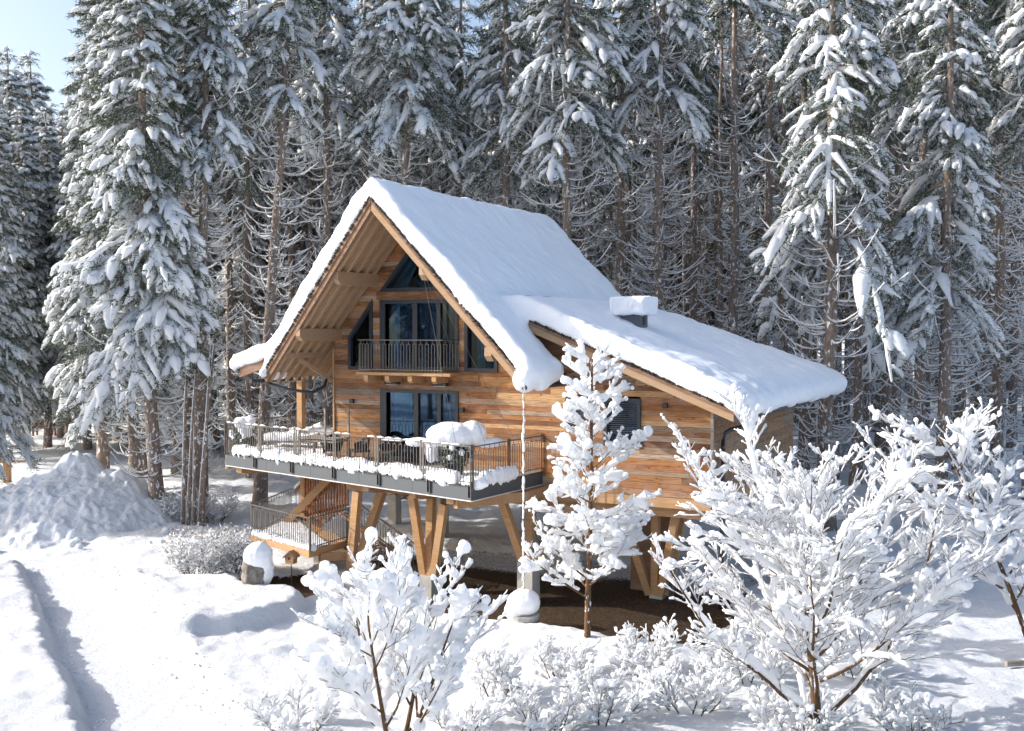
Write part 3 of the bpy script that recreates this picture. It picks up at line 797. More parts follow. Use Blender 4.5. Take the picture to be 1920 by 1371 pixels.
# stilts: V posts on concrete plinths; foot given in (a, b)
def stilt(foot, tops, pz=.9, pw=.46, conc=True, w=.22, m='beam_wood'):
    a, b = foot
    if conc: MB().box(a - pw / 2, a + pw / 2, b - pw / 2, b + pw / 2, -.8, pz).build('plinth', 'concrete', CH)
    for k, t in enumerate(tops):
        n = len(tops); o = (k - (n - 1) / 2) * w * .8
        MB().bar((a + o, b + .003 * k, pz - .0), t, w, w, up=(0, 1, .001)).build('stilt', m, CH)
stilt((7.95, -1.2), [(7.3, -1.6, 2.62), (7.75, -.6, 2.62), (8.75, .0, 2.3)], .85, .5)
stilt((5.0, -2.0), [(4.6, -2.3, 2.72), (4.85, -1.6, 2.72), (5.85, -2.5, 2.6)], .3, .42)
under_beam(5.0, -2.9, .22, -.1)
stilt((2.43, -2.3), [(2.45, -2.1, 2.66), (2.95, -1.5, 2.6)], .25, .85, True, .24)
stilt((11.1, 1.2), [(10.2, .5, 2.3), (11.1, 1.0, 2.3), (11.9, .5, 2.3), (11.6, 2.2, 2.3)], -.3, .4)
for a, b, w in ((.85, 5.2, .6), (-1.94, 6.4, .4)): MB().box(a - w / 2, a + w / 2, b - w / 2, b + w / 2, -.8, 1.1 if w < .5 else 2.5).build('plinth', 'concrete', CH)
MB().box(-2.04, -1.84, 6.3, 6.5, 1.1, 3.2).build('stilt', 'beam_wood', CH)
MB().box(10.0, 11.4, 1.75, 1.83, -.4, 2.3).build('panel', 'dark_wood', CH)
MB().tube([(11.6, .9, 2.3), (11.6, .9, -.4)], .06, 8).build('downpipe', 'pipe_metal', CH)
under_beam(-2.0, .5); 

# ---------------- stair landing
ST = thing('staircase', 'lower stair landing with metal railing and wooden stairs below the chalet deck', 'stairs', P0, (0, 0, -TH))
LZ = .95
LA = loc(at(472, 1003, LZ)); LB = loc(at(581, 1033, LZ)); LC = loc(at(652, 1012, LZ)); LD = loc(at(548, 968, LZ))
MB().prism([(v.x, v.y) for v in (LA, LB, LC, LD)], LZ - .1, LZ, 2).build('landing_floor', 'beam_wood', ST)
for a, b in ((LA, LB), (LB, LC), (LD, LA)):
    MB().bar(a - Vector((0, 0, .11)), b - Vector((0, 0, .11)), .06, .2).build('edge_board', 'beam_wood', ST)
    railing(a, b, ST, 1.0, .11, posts=False)
for c in (LA, LB, LC): MB().bar(c, c + Vector((0, 0, 1.06)), .05, .05).build('post', 'rail_metal', ST)
mb = MB(); dd = (LB - LA)
for i in range(16): c = LA + dd * (i / 16 + .02) + Vector((.08, .1, .06)); mb.blob(c, (.17, .2, rnd.uniform(.1, .17)))
mb.prism([(v.x, v.y) for v in (LA + Vector((.15, .15, 0)), LB + Vector((-.1, .25, 0)), (LB + LC) / 2, LD)], LZ, LZ + .05, 2)
link('landing_snow', organic(mb.mesh('t', None), .04, 3, .08, .2, 'snow', 'landing_snow'), ST)
MB().bar(LB * .75 + LC * .25 - Vector((0, 0, .3)), LC + Vector((1.0, .4, -.35)), .16, .26).build('landing_beam', 'beam_wood', ST)
fp = loc(at(602, 1065)); MB().box(fp.x - .18, fp.x + .18, fp.y - .18, fp.y + .18, -.8, LZ - .12).build('plinth', 'concrete', ST)
# flight going up to the deck
u0 = LD.lerp(LA, .15); u1 = Vector((u0.x + 2.4, u0.y + .9, DZ - .1)); u0 = Vector((u0.x + .2, u0.y + .2, LZ))
sd = Vector((.35, -.94, 0)) * 1.0
for k in range(10):
    c = u0.lerp(u1, (k + .5) / 10); e = (u1 - u0); e.z = 0; e.normalize()
    MB().bar(c, c + sd, .3, .045).build('tread', 'beam_wood', ST)
MB().bar(u0, u1, .06, .26).build('stringer', 'beam_wood', ST); MB().bar(u0 + sd, u1 + sd, .06, .26).build('stringer', 'beam_wood', ST)
railing(u0, u1 - Vector((0, 0, .0)), ST, 1.0, .12, posts=False)
MB().bar(u0 + Vector((0, 0, .92)), u1 + Vector((0, 0, .92)), .05, .09).build('handrail', 'slat_wood', ST)
mb = MB().bar(u0 + Vector((0, 0, 1.08)), u0.lerp(u1, .5) + Vector((0, 0, 1.08)), .14, .09)
link('rail_snow', organic(mb.mesh('t', None), .03, 3, .06, .2, 'snow', 'rail_snow'), ST)
# flight going down to the ground
d0 = Vector((LC.x - .25, LC.y - .1, LZ)); d1 = Vector((LC.x + 2.45, LC.y - .35, G + .1)); sd2 = Vector((.1, 1.0, 0))
for k in range(7): c = d0.lerp(d1, (k + .6) / 7); MB().bar(c, c + sd2, .3, .045).build('tread', 'dark_wood', ST)
railing(d0, d1, ST, .98, .11, posts=False); railing(d0 + sd2, d1 + sd2, ST, .98, .11, posts=False)
MB().bar(d0 + Vector((0, .02, .85)), d1 + Vector((0, .02, .85)), .05, .09).build('handrail', 'slat_wood', ST)
MB().bar(d0 - Vector((0, 0, .05)), d1 - Vector((0, 0, .05)), .05, .24).build('stringer', 'dark_wood', ST)
# slatted screen beside the stairs
s0 = loc(far(571, 900, 37.6)); s1 = loc(far(652, 900, 36.4)); n = 17
for k in range(n):
    c = s0.lerp(s1, k / (n - 1)); MB().box(-.035, .035, -.02, .02, 0, 2.35 - (.0 if k < 6 else (k - 6) * .09)).build('screen_slat', 'slat_wood', ST, loc=(c.x, c.y, 3.1 - 2.35 + (.0 if k < 6 else (k - 6) * .09)))
MB().bar((s0.x, s0.y + .05, 2.9), (s1.x, s1.y + .05, 2.9), .04, .1).build('screen_rail', 'slat_wood', ST)
MB().bar((s0.x, s0.y + .05, 1.1), (s1.x, s1.y + .05, 1.7), .04, .1).build('screen_rail', 'slat_wood', ST)
MB().box(s0.x - .2, s0.x - .04, s0.y, s0.y + .14, .2, 2.95).build('screen_post', 'beam_wood', ST)

# slatted partition on the side deck
PT = thing('slatted_partition', 'low reddish slatted wooden fence on the side deck beside the wall corner', 'fence', W(0, 0, DZ), (0, 0, -TH))
a0, b0, a1, b1 = -.05, .15, -1.6, 4.4
for k in range(16):
    t = k / 15; MB().box(-.05, .05, -.015, .015, .05, .98).build('slat', 'slat_wood', PT, loc=(a0 + (a1 - a0) * t, b0 + (b1 - b0) * t, 0))
MB().bar((a0, b0 + .03, 1.0), (a1, b1 + .03, 1.0), .07, .05).build('rail', 'slat_wood', PT)
MB().bar((a0, b0 + .04, .2), (a1, b1 + .04, .2), .03, .08).build('rail', 'slat_wood', PT)

# ------------------------------------------------------------------ furniture on the deck
def lc(a, b, z=0): return tuple(W(a, b, DZ + z))
def wicker_chair(a, b, rz, label):
    t = thing('wicker_chair', label, 'chair', lc(a, b, .0), (0, 0, rz - TH), 'wicker chairs on the deck')
    MB().box(-.27, .27, -.27, .27, .36, .43).build('seat', 'wicker', t)
    vs = []; fs = []; n = 14
    for i in range(n + 1):
        w = math.pi * (1.12 * i / n - .06)
        hh = .62 + .27 * math.sin(max(0, min(math.pi, w))) ** 1.5
        for r_, z in ((.30, .38), (.36, hh), (.33, hh), (.27, .38)): vs.append((math.cos(w) * r_, math.sin(w) * r_ * .95, z))
    for i in range(n):
        for k in range(4): fs.append((i * 4 + k, (i + 1) * 4 + k, (i + 1) * 4 + (k + 1) % 4, i * 4 + (k + 1) % 4))
    MB().add(vs, fs + [(0, 1, 2, 3), tuple(n * 4 + k for k in (3, 2, 1, 0))]).build('backrest', 'wicker', t)
    lg = MB().bar((0, 0, 0), (0, 0, .37), .03, .03).mesh('leg', 'rail_metal')
    for x in (-.23, .23):
        for y in (-.23, .23): link('leg', lg, t, loc=(x, y, 0))
wicker_chair(1.7, -.95, -.6, 'dark wicker armchair pulled out in front of the patio door curtain')
wicker_chair(.75, -1.15, .5, 'dark wicker armchair tucked under the grey wooden table frame')
wicker_chair(2.75, -.8, 0, 'dark wicker armchair nearest the snow-covered planter')
tb = thing('table', 'grey wooden table frame with tall corner posts by the plank wall', 'table', lc(.3, -1.0), (0, 0, -TH))
MB().box(-.75, .75, -.42, .42, .74, .78).build('tabletop', 'grey_wood', tb); MB().box(-.7, .7, -.38, .38, .64, .7).build('apron', 'grey_wood', tb)
for x, y, h in ((-.7, -.38, 1.1), (.35, -.38, 1.75), (.72, .38, 1.75), (-.7, .38, .74)):
    MB().box(x - .03, x + .03, y - .03, y + .03, 0, h).build('leg', 'grey_wood', tb)
tb2 = thing('small_table', 'small dark side table with a snow-dusted top by the patio door', 'table', lc(2.75, -.45), (0, 0, -TH))
MB().box(-.4, .4, -.25, .25, .70, .74).build('tabletop', 'frame_metal', tb2)
for x in (-.36, .36):
    for y in (-.2, .2): MB().box(x - .02, x + .02, y - .02, y + .02, 0, .7).build('leg', 'rail_metal', tb2)
MB().box(-.38, .38, -.23, .23, .741, .77).build('snow', 'snow', tb2)
for i, (a, b, s, lab) in enumerate(((-2.6, .9, 1.0, 'snow-covered flat lounger nearest the slatted partition'), (-3.3, 3.1, 1.0, 'snow-covered flat lounger by the side deck railing'))):
    t = thing('lounger', lab, 'lounger', lc(a, b), (0, 0, -TH + .2), 'snowed-in loungers on the side deck')
    MB().box(-.9, .9, -.35, .35, .3, .36).build('frame', 'grey_wood', t)
    for x in (-.8, .8):
        for y in (-.3, .3): MB().box(x - .03, x + .03, y - .03, y + .03, 0, .3).build('leg', 'grey_wood', t)
    link('snow', organic(MB().box(-.95, .95, -.4, .4, .36, .62).prism([(-.2, .6), (.5, .6), (.3, .85)], -.2, .2, 1).mesh('t', None), .06, 4, .1, .4, 'snow', 'snow'), t)

# ------------------------------------------------------------------ small plants with foliage
def leaf_clump(R_, n, seed, leaf=.07, flat=1.0):
    rs = np.random.RandomState(seed); d = rs.normal(size=(n, 3)); d /= np.linalg.norm(d, axis=1)[:, None]
    c = d * (R_ * rs.uniform(.35, 1, n) ** .5)[:, None] * np.array([1, 1, flat]); a = rs.normal(size=(n, 3)); a /= np.linalg.norm(a, axis=1)[:, None]
    b = np.cross(a, d); b /= np.linalg.norm(b, axis=1)[:, None] + 1e-6
    l = leaf * rs.uniform(.6, 1.3, n)[:, None]
    v = np.stack([c - a * l, c + b * l * .45, c + a * l, c - b * l * .45], 1).reshape(-1, 3)
    return v, np.arange(n * 4).reshape(-1, 4)
def potted(a, b, z, s, label, cap=True):
    t = thing('potted_shrub', label, 'potted plant', lc(a, b, z), (0, 0, 0))
    MB().tube([(0, 0, 0), (0, 0, .4 * s)], [.2 * s, .28 * s], 14).build('pot', 'frame_metal', t)
    v, f = leaf_clump(.5 * s, 900, 5); ac = Acc(); ac.add(v + np.array([0, 0, .72 * s]), f)
    link('foliage', ac.mesh('foliage', 'needles'), t)
    v, f = leaf_clump(.52 * s, 160, 6, .05); ac = Acc(); ac.add(v + np.array([0, 0, .72 * s]), f); 
    mb = MB(); r2 = random.Random(int(a * 10))
    for k in range(22):
        w = r2.uniform(0, 6.28); e = r2.uniform(-.4, .8); rr = .5 * s
        mb.blob((rr * math.cos(w) * math.cos(e), rr * math.sin(w) * math.cos(e), .72 * s + rr * math.sin(e)), (r2.uniform(.05, .12),) * 3, 7, 5)
    if cap:
        mb.blob((-.1, 0, 1.25 * s), (.72 * s, .6 * s, .36 * s), 12, 8); mb.blob((.5 * s, .1, 1.3 * s), (.4 * s, .4 * s, .34 * s), 12, 8); mb.blob((-.65 * s, -.1, .85 * s), (.2, .25, .42 * s))
        mb.blob((.95 * s, .3, 1.0 * s), (.5, .3, .16)); mb.blob((-1.05, .2, 1.02 * s), (.42, .25, .14))
    else:
        for k in range(14): w = r2.uniform(0, 6.28); mb.blob((math.cos(w) * .3, math.sin(w) * .3, r2.uniform(.8, 1.35) * s), (r2.uniform(.1, .2),) * 3, 8, 6)
    link('snow', organic(mb.mesh('t', None), .035, 2, .06, .2, 'snow', 'snow'), t)
potted(6.35, -2.75, 0, 1.02, 'dark potted shrub under a huge pillow of snow at the deck front corner')
potted(-3.45, -.65, .0, .85, 'snow-tufted potted shrub at the far left corner of the deck', False)

# ------------------------------------------------------------------ foreground plants
class Plant:
    def __init__(s, seed): s.r = random.Random(seed); s.wood = []; s.snowp = []
    def limb(s, p, d, L, rad, lev, P):
        r = s.r; n = max(4, int(L / P['seg'])) ; n = min(n, 14); pts = [p.copy()]; rads = [rad]; d = d.normalized()
        for i in range(n):
            j = P['wob'] * (1 if lev else P.get('straight', .5))
            d = (d + Vector((r.gauss(0, j), r.gauss(0, j), r.gauss(0, j * .7) + P['trop'][min(lev, len(P['trop']) - 1)]))).normalized()
            p = p + d * (L / n); pts.append(p.copy()); rads.append(rad * (1 - .72 * (i + 1) / n))
        s.wood.append((pts, rads, lev))
        if lev < P['levels']:
            k = P['kids'][lev]; k = max(2, int(k * r.uniform(.8, 1.2) * (min(1.3, L / P['ref'][lev]))))
            for c in range(k):
                t = P['start'][lev] + (1 - P['start'][lev]) * (c + r.uniform(0, .9)) / k; t = min(t, .97); i = min(int(t * n), n - 1)
                q = pts[i].lerp(pts[i + 1], t * n - i); ax = (pts[i + 1] - pts[i]).normalized()
                sd = ax.cross(Vector((0, 0, 1))); sd = sd.normalized() if sd.length > .01 else Vector((1, 0, 0)); uu = sd.cross(ax)
                w = s.phase(lev, c) + r.gauss(0, .4); an = P['angle'][lev] * r.uniform(.75, 1.25)
                nd = ax * math.cos(an) + (sd * math.cos(w) + uu * math.sin(w)) * math.sin(an)
                taper = P['shape'](t) if lev == 0 else (1 - .55 * t)
                s.limb(q, nd, P['len'][lev] * taper * r.uniform(.75, 1.2), max(.004, rads[i] * P['rk']), lev + 1, P)
    def phase(s, lev, c): return c * 2.4 if lev == 0 else (0 if c % 2 else math.pi) + s.r.uniform(-.5, .5)
    def wood_mesh(s, thin=.004):
        mb = MB()
        for pts, rads, lev in s.wood: mb.tube(pts, [max(thin, x) for x in rads], 8 if lev == 0 else (5 if lev == 1 else 3))
        return mb
    def snow_mesh(s, load, lo, hi, skip=.1, lean=Vector((0, .5, 1)), knobs=.35, sides=7, rmin=.018, pads=True):
        mb = MB(); r = s.r; lean = lean.normalized()
        for pts, rads, lev in s.wood:
            if lev < lo or lev > hi: continue
            if r.random() < skip: continue
            base = load[min(lev, len(load) - 1)] * r.uniform(.65, 1.35)
            k0 = 0 if lev > 1 else 1
            ps, rr = [], []; mod = r.uniform(.6, 1.2)
            for i in range(k0, len(pts)):
                d = (pts[min(i + 1, len(pts) - 1)] - pts[max(i - 1, 0)]).normalized()
                steep = 1 - .65 * abs(d.z) ** 2
                mod = min(1.7, max(.3, mod + r.uniform(-.42, .42)))
                x = base * mod * steep
                if i == len(pts) - 1: x *= .5 if r.random() > knobs else 1.3
                x = max(rmin, x)
                ps.append(pts[i] + lean * (rads[i] * .8 + x * .88)); rr.append(x)
            if len(ps) > 1: mb.tube(ps, rr, sides, 1.15)
            if r.random() < knobs * .6: q = ps[-1]; x = base * r.uniform(1.1, 1.8); mb.blob(q, (x, x, x * 1.05), 7, 5)
            if pads and r.random() < .45:
                i = r.randrange(len(ps)); q = ps[i]; x = base * r.uniform(.9, 1.6); mb.blob(q, (x * 1.2, x * 1.1, x * .9), 8, 5)
        return mb
def plant(name, label, cat, pos, seed, d0, L, rad, P, load, voxel=.035, minlev=1, skip=.08, group=None, wood='bark_brown', lean=Vector((0, .5, 1)), disp=.05, stems=1, spread=.5, knobs=.35, fat=None):
    t = thing(name, label, cat, pos, (0, 0, 0), group); pl = Plant(seed)
    for k in range(stems):
        dd = Vector(d0) if stems == 1 else Vector((math.cos(k * 2.399) * spread * pl.r.uniform(.4, 1), math.sin(k * 2.399) * spread * pl.r.uniform(.4, 1), 1)) + Vector((d0[0], d0[1], 0))
        pl.limb(Vector((0, 0, -.25)) + (Vector((dd.x, dd.y, 0)) * .25 if stems > 1 else Vector()), dd, L * (1 if stems == 1 else pl.r.uniform(.75, 1.1)), rad, 0, P)
    link('branches' if stems > 1 else 'trunk', pl.wood_mesh().mesh('wood', wood, True), t)
    top = P['levels']; cut = fat if fat is not None else top - 1
    stuff(link('snow', organic(pl.snow_mesh(load, minlev, cut, skip, lean, knobs).mesh('t', None), voxel, 1, disp, .12, 'snow_bough', 'snow'), t))
    if cut < top: stuff(link('twig_snow', pl.snow_mesh(load, max(minlev, cut + 1), top, skip, lean, knobs, 4, .011, False).mesh('twig_snow', 'snow_bough', True), t))
    return t

BASE = dict(seg=.22, wob=.10, trop=(.03, .06, .08, .05), levels=3, kids=(11, 7, 5), ref=(3, 1.6, .8), start=(.18, .2, .2), angle=(.85, .6, .6), len=(2.2, .95, .45), rk=.55, shape=lambda t: 1 - .45 * t)
# tree in the middle foreground: open fan of ascending branches
pos = far(738, 1400, 18.4); pos.z = ground(pos.x, pos.y) + .1
P = dict(BASE); P.update(levels=3, wob=.06, kids=(6, 6, 5), len=(1.9, .85, .36), ref=(2.6, 1.1, .6), start=(.22, .2, .2), angle=(.62, .55, .55), trop=(.02, .06, .07, .04), shape=lambda t: 1.2 - .6 * t)
plant('fruit_tree', 'open bare small tree with snow on fanned rising branches, centre foreground', 'tree', pos, 18, (-.02, 0, 1), 3.4, .055, P, (.035, .105, .085, .036), .030, 0, .08, lean=Vector((0, .6, 1)), stems=4, spread=.62, fat=2)
# slim upright tree in front of the deck corner
pos = at(1100, 1215)
P = dict(BASE); P.update(seg=.28, wob=.09, straight=.12, kids=(36, 9, 5), len=(2.35, .8, .34), start=(.2, .16, .2), angle=(1.08, .75, .6), trop=(.0, .05, .05, .03), ref=(6, 1.5, .7), shape=lambda t: 1.02 - .80 * t, rk=.4)
plant('young_tree', 'slim upright tree plastered with snow in front of the annex window', 'tree', pos, 23, (.0, 0, 1), 7.6, .09, P, (.03, .085, .066, .038), .034, 0, .06, lean=Vector((0, .5, 1)), fat=2)
# wide tree at right
pos = far(1532, 1371, 19.6); pos.z = ground(pos.x, pos.y)
P = dict(BASE); P.update(seg=.26, wob=.075, levels=4, kids=(18, 9, 6, 4), len=(4.3, 1.6, .65, .28), ref=(4, 2.8, 1.1, .6), start=(.08, .2, .15, .2), angle=(1.02, .6, .55, .5), trop=(.02, .035, .04, .03, .02), shape=lambda t: 1.1 - .42 * t, rk=.42)
plant('apple_tree', 'broad spreading tree loaded with snow covering the right foreground', 'tree', pos, 37, (.02, 0, 1), 3.9, .115, P, (0, .080, .062, .036, .019), .036, 1, .08, lean=Vector((0, .5, 1)), fat=2)
# leaning tree at the right edge
pos = far(1990, 1420, 19.5); pos.z = ground(pos.x, pos.y)
P = dict(BASE); P.update(wob=.08, kids=(12, 8, 5), len=(1.9, 1.0, .42), start=(.42, .15, .2), angle=(1.0, .6, .6), trop=(-.005, .04, .04, .03))
plant('leaning_tree', 'thin dark leaning tree at the right edge of the garden', 'tree', pos, 43, (-.25, .25, 1), 6.4, .07, P, (.05, .08, .062, .034), .034, 0, .08, fat=2)
# small frosted shrubs
SH = dict(BASE); SH.update(seg=.13, levels=2, kids=(9, 7), len=(.6, .26), ref=(1, .5), start=(.25, .2), angle=(.6, .6), trop=(.02, .05, .03), wob=.14)
shr = [(935, 1330, 'small snowy shrub of fine upright twigs right of the centre foreground tree', 1.5, 51, 12, .5),
       (1130, 1380, 'tangled low shrub buried in snow at the bottom between the two big trees', 1.7, 52, 14, .9),
       (1290, 1360, 'wide low snowy bush under the left branches of the broad tree', 1.8, 53, 16, 1.0),
       (1020, 1395, 'low snowy bush at the bottom edge left of the tangled shrub', 1.3, 54, 12, 1.0),
       (560, 1400, 'low snowy bush with thin twigs at the bottom left of the centre tree', 1.3, 55, 12, 1.1),
       (860, 1400, 'low snowy bush hugging the right foot of the centre tree', 1.2, 56, 10, 1.0),
       (1700, 1400, 'low snowy bush at the bottom edge right of the broad tree trunk', 1.4, 57, 12, 1.0),
       (1400, 1300, 'snowy bush directly left of the broad tree trunk', 1.9, 58, 14, .9),
       (1490, 1420, 'low snowy bush hiding the foot of the broad tree', 1.5, 68, 16, 1.2),
       (1210, 1290, 'upright snowy bush between the slim tree and the broad tree', 1.9, 59, 14, .8),
       (1610, 1290, 'snowy bush behind and right of the broad tree trunk', 1.7, 66, 14, .9),
       (1060, 1300, 'snowy bush in front of the slim tree trunk', 1.3, 67, 12, .9)]
for x, y, lab, L, seed, st, sp in shr:
    L *= .68; st = int(st * .6); sp *= 1.15
    pos = at(x, y); pos.z = ground(pos.x, pos.y)
    plant('snowy_shrub', lab, 'shrub', pos, seed, (0, 0, 1), L, .018, SH, (.05, .045, .026), .030, 0, .05, stems=st, spread=sp, wood='twig_brown', disp=.04, group='snow-covered shrubs in the foreground')
# frosted bush left of the landing
FB = dict(SH); FB.update(kids=(8, 5), len=(.6, .3), wob=.1)
def frosty_bush(x, y, lab, L, seed, st, sp, z=None, leaves=1500, snow_r=(.02, .028, .02)):
    pos = at(x, y); pos.z = ground(pos.x, pos.y)
    t = plant('frosty_bush', lab, 'bush', pos, seed, (0, 0, 1), L, .016, FB, snow_r, .028, 0, .15, stems=st, spread=sp, wood='twig_brown', disp=.03, group='frosted bushes by the path')
    v, f = leaf_clump(L * .85, leaves, seed, .05, .8); ac = Acc(); ac.add(v + np.array([0, 0, L * .55]), f)
    stuff(link('leaves', ac.mesh('leaves', 'frosty_leaf'), t))
frosty_bush(370, 1098, 'pale frosted bush nearest the path with dry brown leaves', 1.35, 61, 22, 1.0)
frosty_bush(435, 1085, 'frosted brown-leaved bush beside the snow-capped boulder', 1.3, 62, 20, .9)
frosty_bush(330, 985, 'low frosted undergrowth at the foot of the leaning trunks', 1.2, 63, 16, 1.1, leaves=500)
frosty_bush(400, 985, 'frosted undergrowth bush below the left end of the deck', 1.4, 64, 16, 1.0, leaves=500)
# snow-laden shrubs behind, right of the house
for x, y, lab, L, seed in ((1565, 900, 'tall snow-plastered shrub behind the right end of the chalet', 3.4, 71), (1840, 1000, 'snow-plastered shrub in the shade at the right forest edge', 3.0, 72), (1690, 960, 'snow-dusted thicket in front of the right forest trunks', 2.4, 73)):
    pos = at(x, y); pos.z = ground(pos.x, pos.y)
    plant('forest_shrub', lab, 'shrub', pos, seed, (0, 0, 1), L, .02, dict(SH, len=(1.0, .45), kids=(10, 6)), (.03, .045, .035), .045, 0, .1, stems=9, spread=.45, wood='twig_brown', disp=.03, group='snowy shrubs at the forest edge')

# ------------------------------------------------------------------ garden objects
# boulder
pos = at(478, 1138); pos.z = ground(pos.x, pos.y)
t = thing('boulder', 'upright boulder with a thick leaning snow cap beside the frosted bush', 'rock', pos)
m = mat('rock', (.2, .18, .16), .9); nt = NT(m); nt.color(nt.ramp(nt.noise(nt.coord(), 5, 6), [(.35, (.10, .09, .08)), (.65, (.30, .27, .24))]))
link('stone', organic(MB().blob((0, 0, .38), (.40, .34, .62), 10, 7).mesh('t', None), .05, 1, .22, .3, 'rock', 'stone'), t)
link('snow', organic(MB().blob((.1, .02, .80), (.44, .40, .42), 12, 8).blob((.28, .05, .45), (.28, .3, .5), 10, 6).mesh('t', None), .05, 2, .10, .3, 'snow', 'snow'), t)
# edging stones beside the bare patch
es = thing('edging_stones', 'row of flat grey edging stones along the bare earth patch', 'stones', at(615, 1150))
for k, (x, y) in enumerate(((590, 1148), (640, 1140), (690, 1142), (545, 1135))):
    c = at(x, y) - at(615, 1150); link('stone', organic(MB().box(-.4, .4, -.16, .16, -.1, .16).mesh('t', None), .05, 1, .06, .3, 'rock', 'stone'), es, loc=c + Vector((0, 0, .02)), rot=(0, 0, .1 * k - .1))
# planter and snow-crusted chain
pos = Vector((.29 + .02, 28.6, G + .05))
t = thing('planter', 'round grey planter bowl with a big ball of snow under the hanging chain', 'planter', pos)
MB().tube([(0, 0, 0), (0, 0, .22), (0, 0, .34)], [.26, .42, .44], 18).build('bowl', 'concrete', t, smooth=False)
link('snow', organic(MB().blob((0, 0, .66), (.47, .46, .36), 14, 8).blob((-.25, -.05, .45), (.28, .3, .3), 10, 6).mesh('t', None), .045, 2, .07, .3, 'snow', 'snow'), t)
t = thing('rain_chain', 'snow-crusted rain chain hanging from the gable eave down to the planter', 'chain', (pos.x, pos.y, pos.z + .9))
top = 6.25 - pos.z - .9
ring = MB().tube([(.03 * math.cos(k * .785), 0, .05 * math.sin(k * .785)) for k in range(9)], .006, 4).mesh('chain_link', 'rail_metal')
for k in range(int(top / .085)): link('chain_link', ring, t, loc=(0, 0, k * .085), rot=(0, 0, k * math.pi / 2))
mb = MB(); z = 0
while z < top:
    h = rnd.uniform(.05, .16); mb.blob((rnd.uniform(-.02, .02), rnd.uniform(-.02, .02), z), (rnd.uniform(.018, .045), rnd.uniform(.018, .036), h), 6, 4); z += h * rnd.uniform(1.1, 1.7)
mb.build('snow_crust', 'snow', t, smooth=True)
# birdhouse
bp = far(546, 1046, 32.6)
t = thing('birdhouse', 'small light wooden birdhouse on a thin pole below the landing', 'birdhouse', (bp.x, bp.y, bp.z), (0, 0, -.3))
MB().prism([(-.13, -.17), (.13, -.17), (.15, .06), (0, .20), (-.15, .06)], -.13, .13, 1).build('box', 'beam_wood', t)
MB().bar((-.0, 0, .215), (-.21, 0, .02), .34, .025).build('roof_board', 'soffit_wood', t); MB().bar((.0, 0, .215), (.21, 0, .02), .34, .025).build('roof_board', 'dark_wood', t)
MB().tube([(0, -.131, 0), (0, -.136, 0)], .035, 12).build('hole', 'black', t)
MB().tube([(0, 0, -.17), (.02, 0, G - bp.z)], .014, 6).build('pole', 'pipe_metal', t)
# post with information panel at the left edge, log rail beside it
pos = at(14, 905)
t = thing('sign_post', 'stout wooden post with a small grey panel at the far left edge', 'post', pos)
MB().box(-.16, .16, -.14, .14, 0, 1.7).build('post', 'beam_wood', t); MB().box(-.45, .35, -.2, -.15, 1.15, 1.75).build('panel', 'grey_wood', t)
link('snow', organic(MB().box(-.48, .38, -.22, .16, 1.72, 1.84).mesh('t', None), .05, 2, .05, .3, 'snow', 'snow'), t)
t = thing('log_rail', 'low log rail with snow beside the wooden post at left', 'rail', at(40, 880))
MB().tube([(-2.2, -.2, .45), (.6, .2, .5)], .10, 8).build('log', 'beam_wood', t); MB().tube([(.5, .2, 0), (.5, .2, .5)], .09, 8).build('post', 'beam_wood', t)
link('snow', organic(MB().tube([(-2.2, -.2, .62), (.6, .2, .64)], .15, 8).mesh('t', None), .06, 2, .06, .3, 'snow', 'snow'), t)
# shelter box with a red cloth hung on a leaning stake
pos = at(88, 818)
t = thing('feeding_rack', 'small dark wooden rack with a snow-covered roof among the left trees', 'rack', pos)
for x in (-.9, .5):
    for y in (-.35, .35): MB().box(x - .06, x + .06, y - .06, y + .06, 0, 1.25).build('leg', 'dark_wood', t)
MB().box(-1.2, .8, -.5, .5, 1.25, 1.36).build('roof', 'dark_wood', t); MB().box(-1.0, .6, -.35, .35, .6, .95).build('trough', 'dark_wood', t)
link('snow', organic(MB().box(-1.25, .85, -.55, .55, 1.37, 1.68).mesh('t', None), .08, 4, .1, .5, 'snow', 'snow'), t)
pos = at(93, 830)
t = thing('red_bag', 'red cloth bag hanging on a dark leaning stake in front of the wooden rack', 'bag', pos)
MB().tube([(0, 0, 0), (.12, 0, 1.5)], .05, 6).build('stake', 'black', t)
link('cloth', organic(MB().prism([(-.2, .55), (.22, .5), (.3, 1.1), (.2, 1.55), (-.2, 1.6), (-.28, 1.1)], -.17, .13, 1).mesh('t', None), .05, 3, .1, .3, 'red_cloth', 'cloth'), t)
# plank end at the lower right edge
t = thing('wooden_board', 'short pale wooden board sticking out of the snow at the right edge', 'board', at(1896, 1268) + Vector((0, 0, .3)), (0, 0, .2))
MB().box(-.14, .3, -.05, .05, -.06, .06).build('board', 'grey_wood', t)

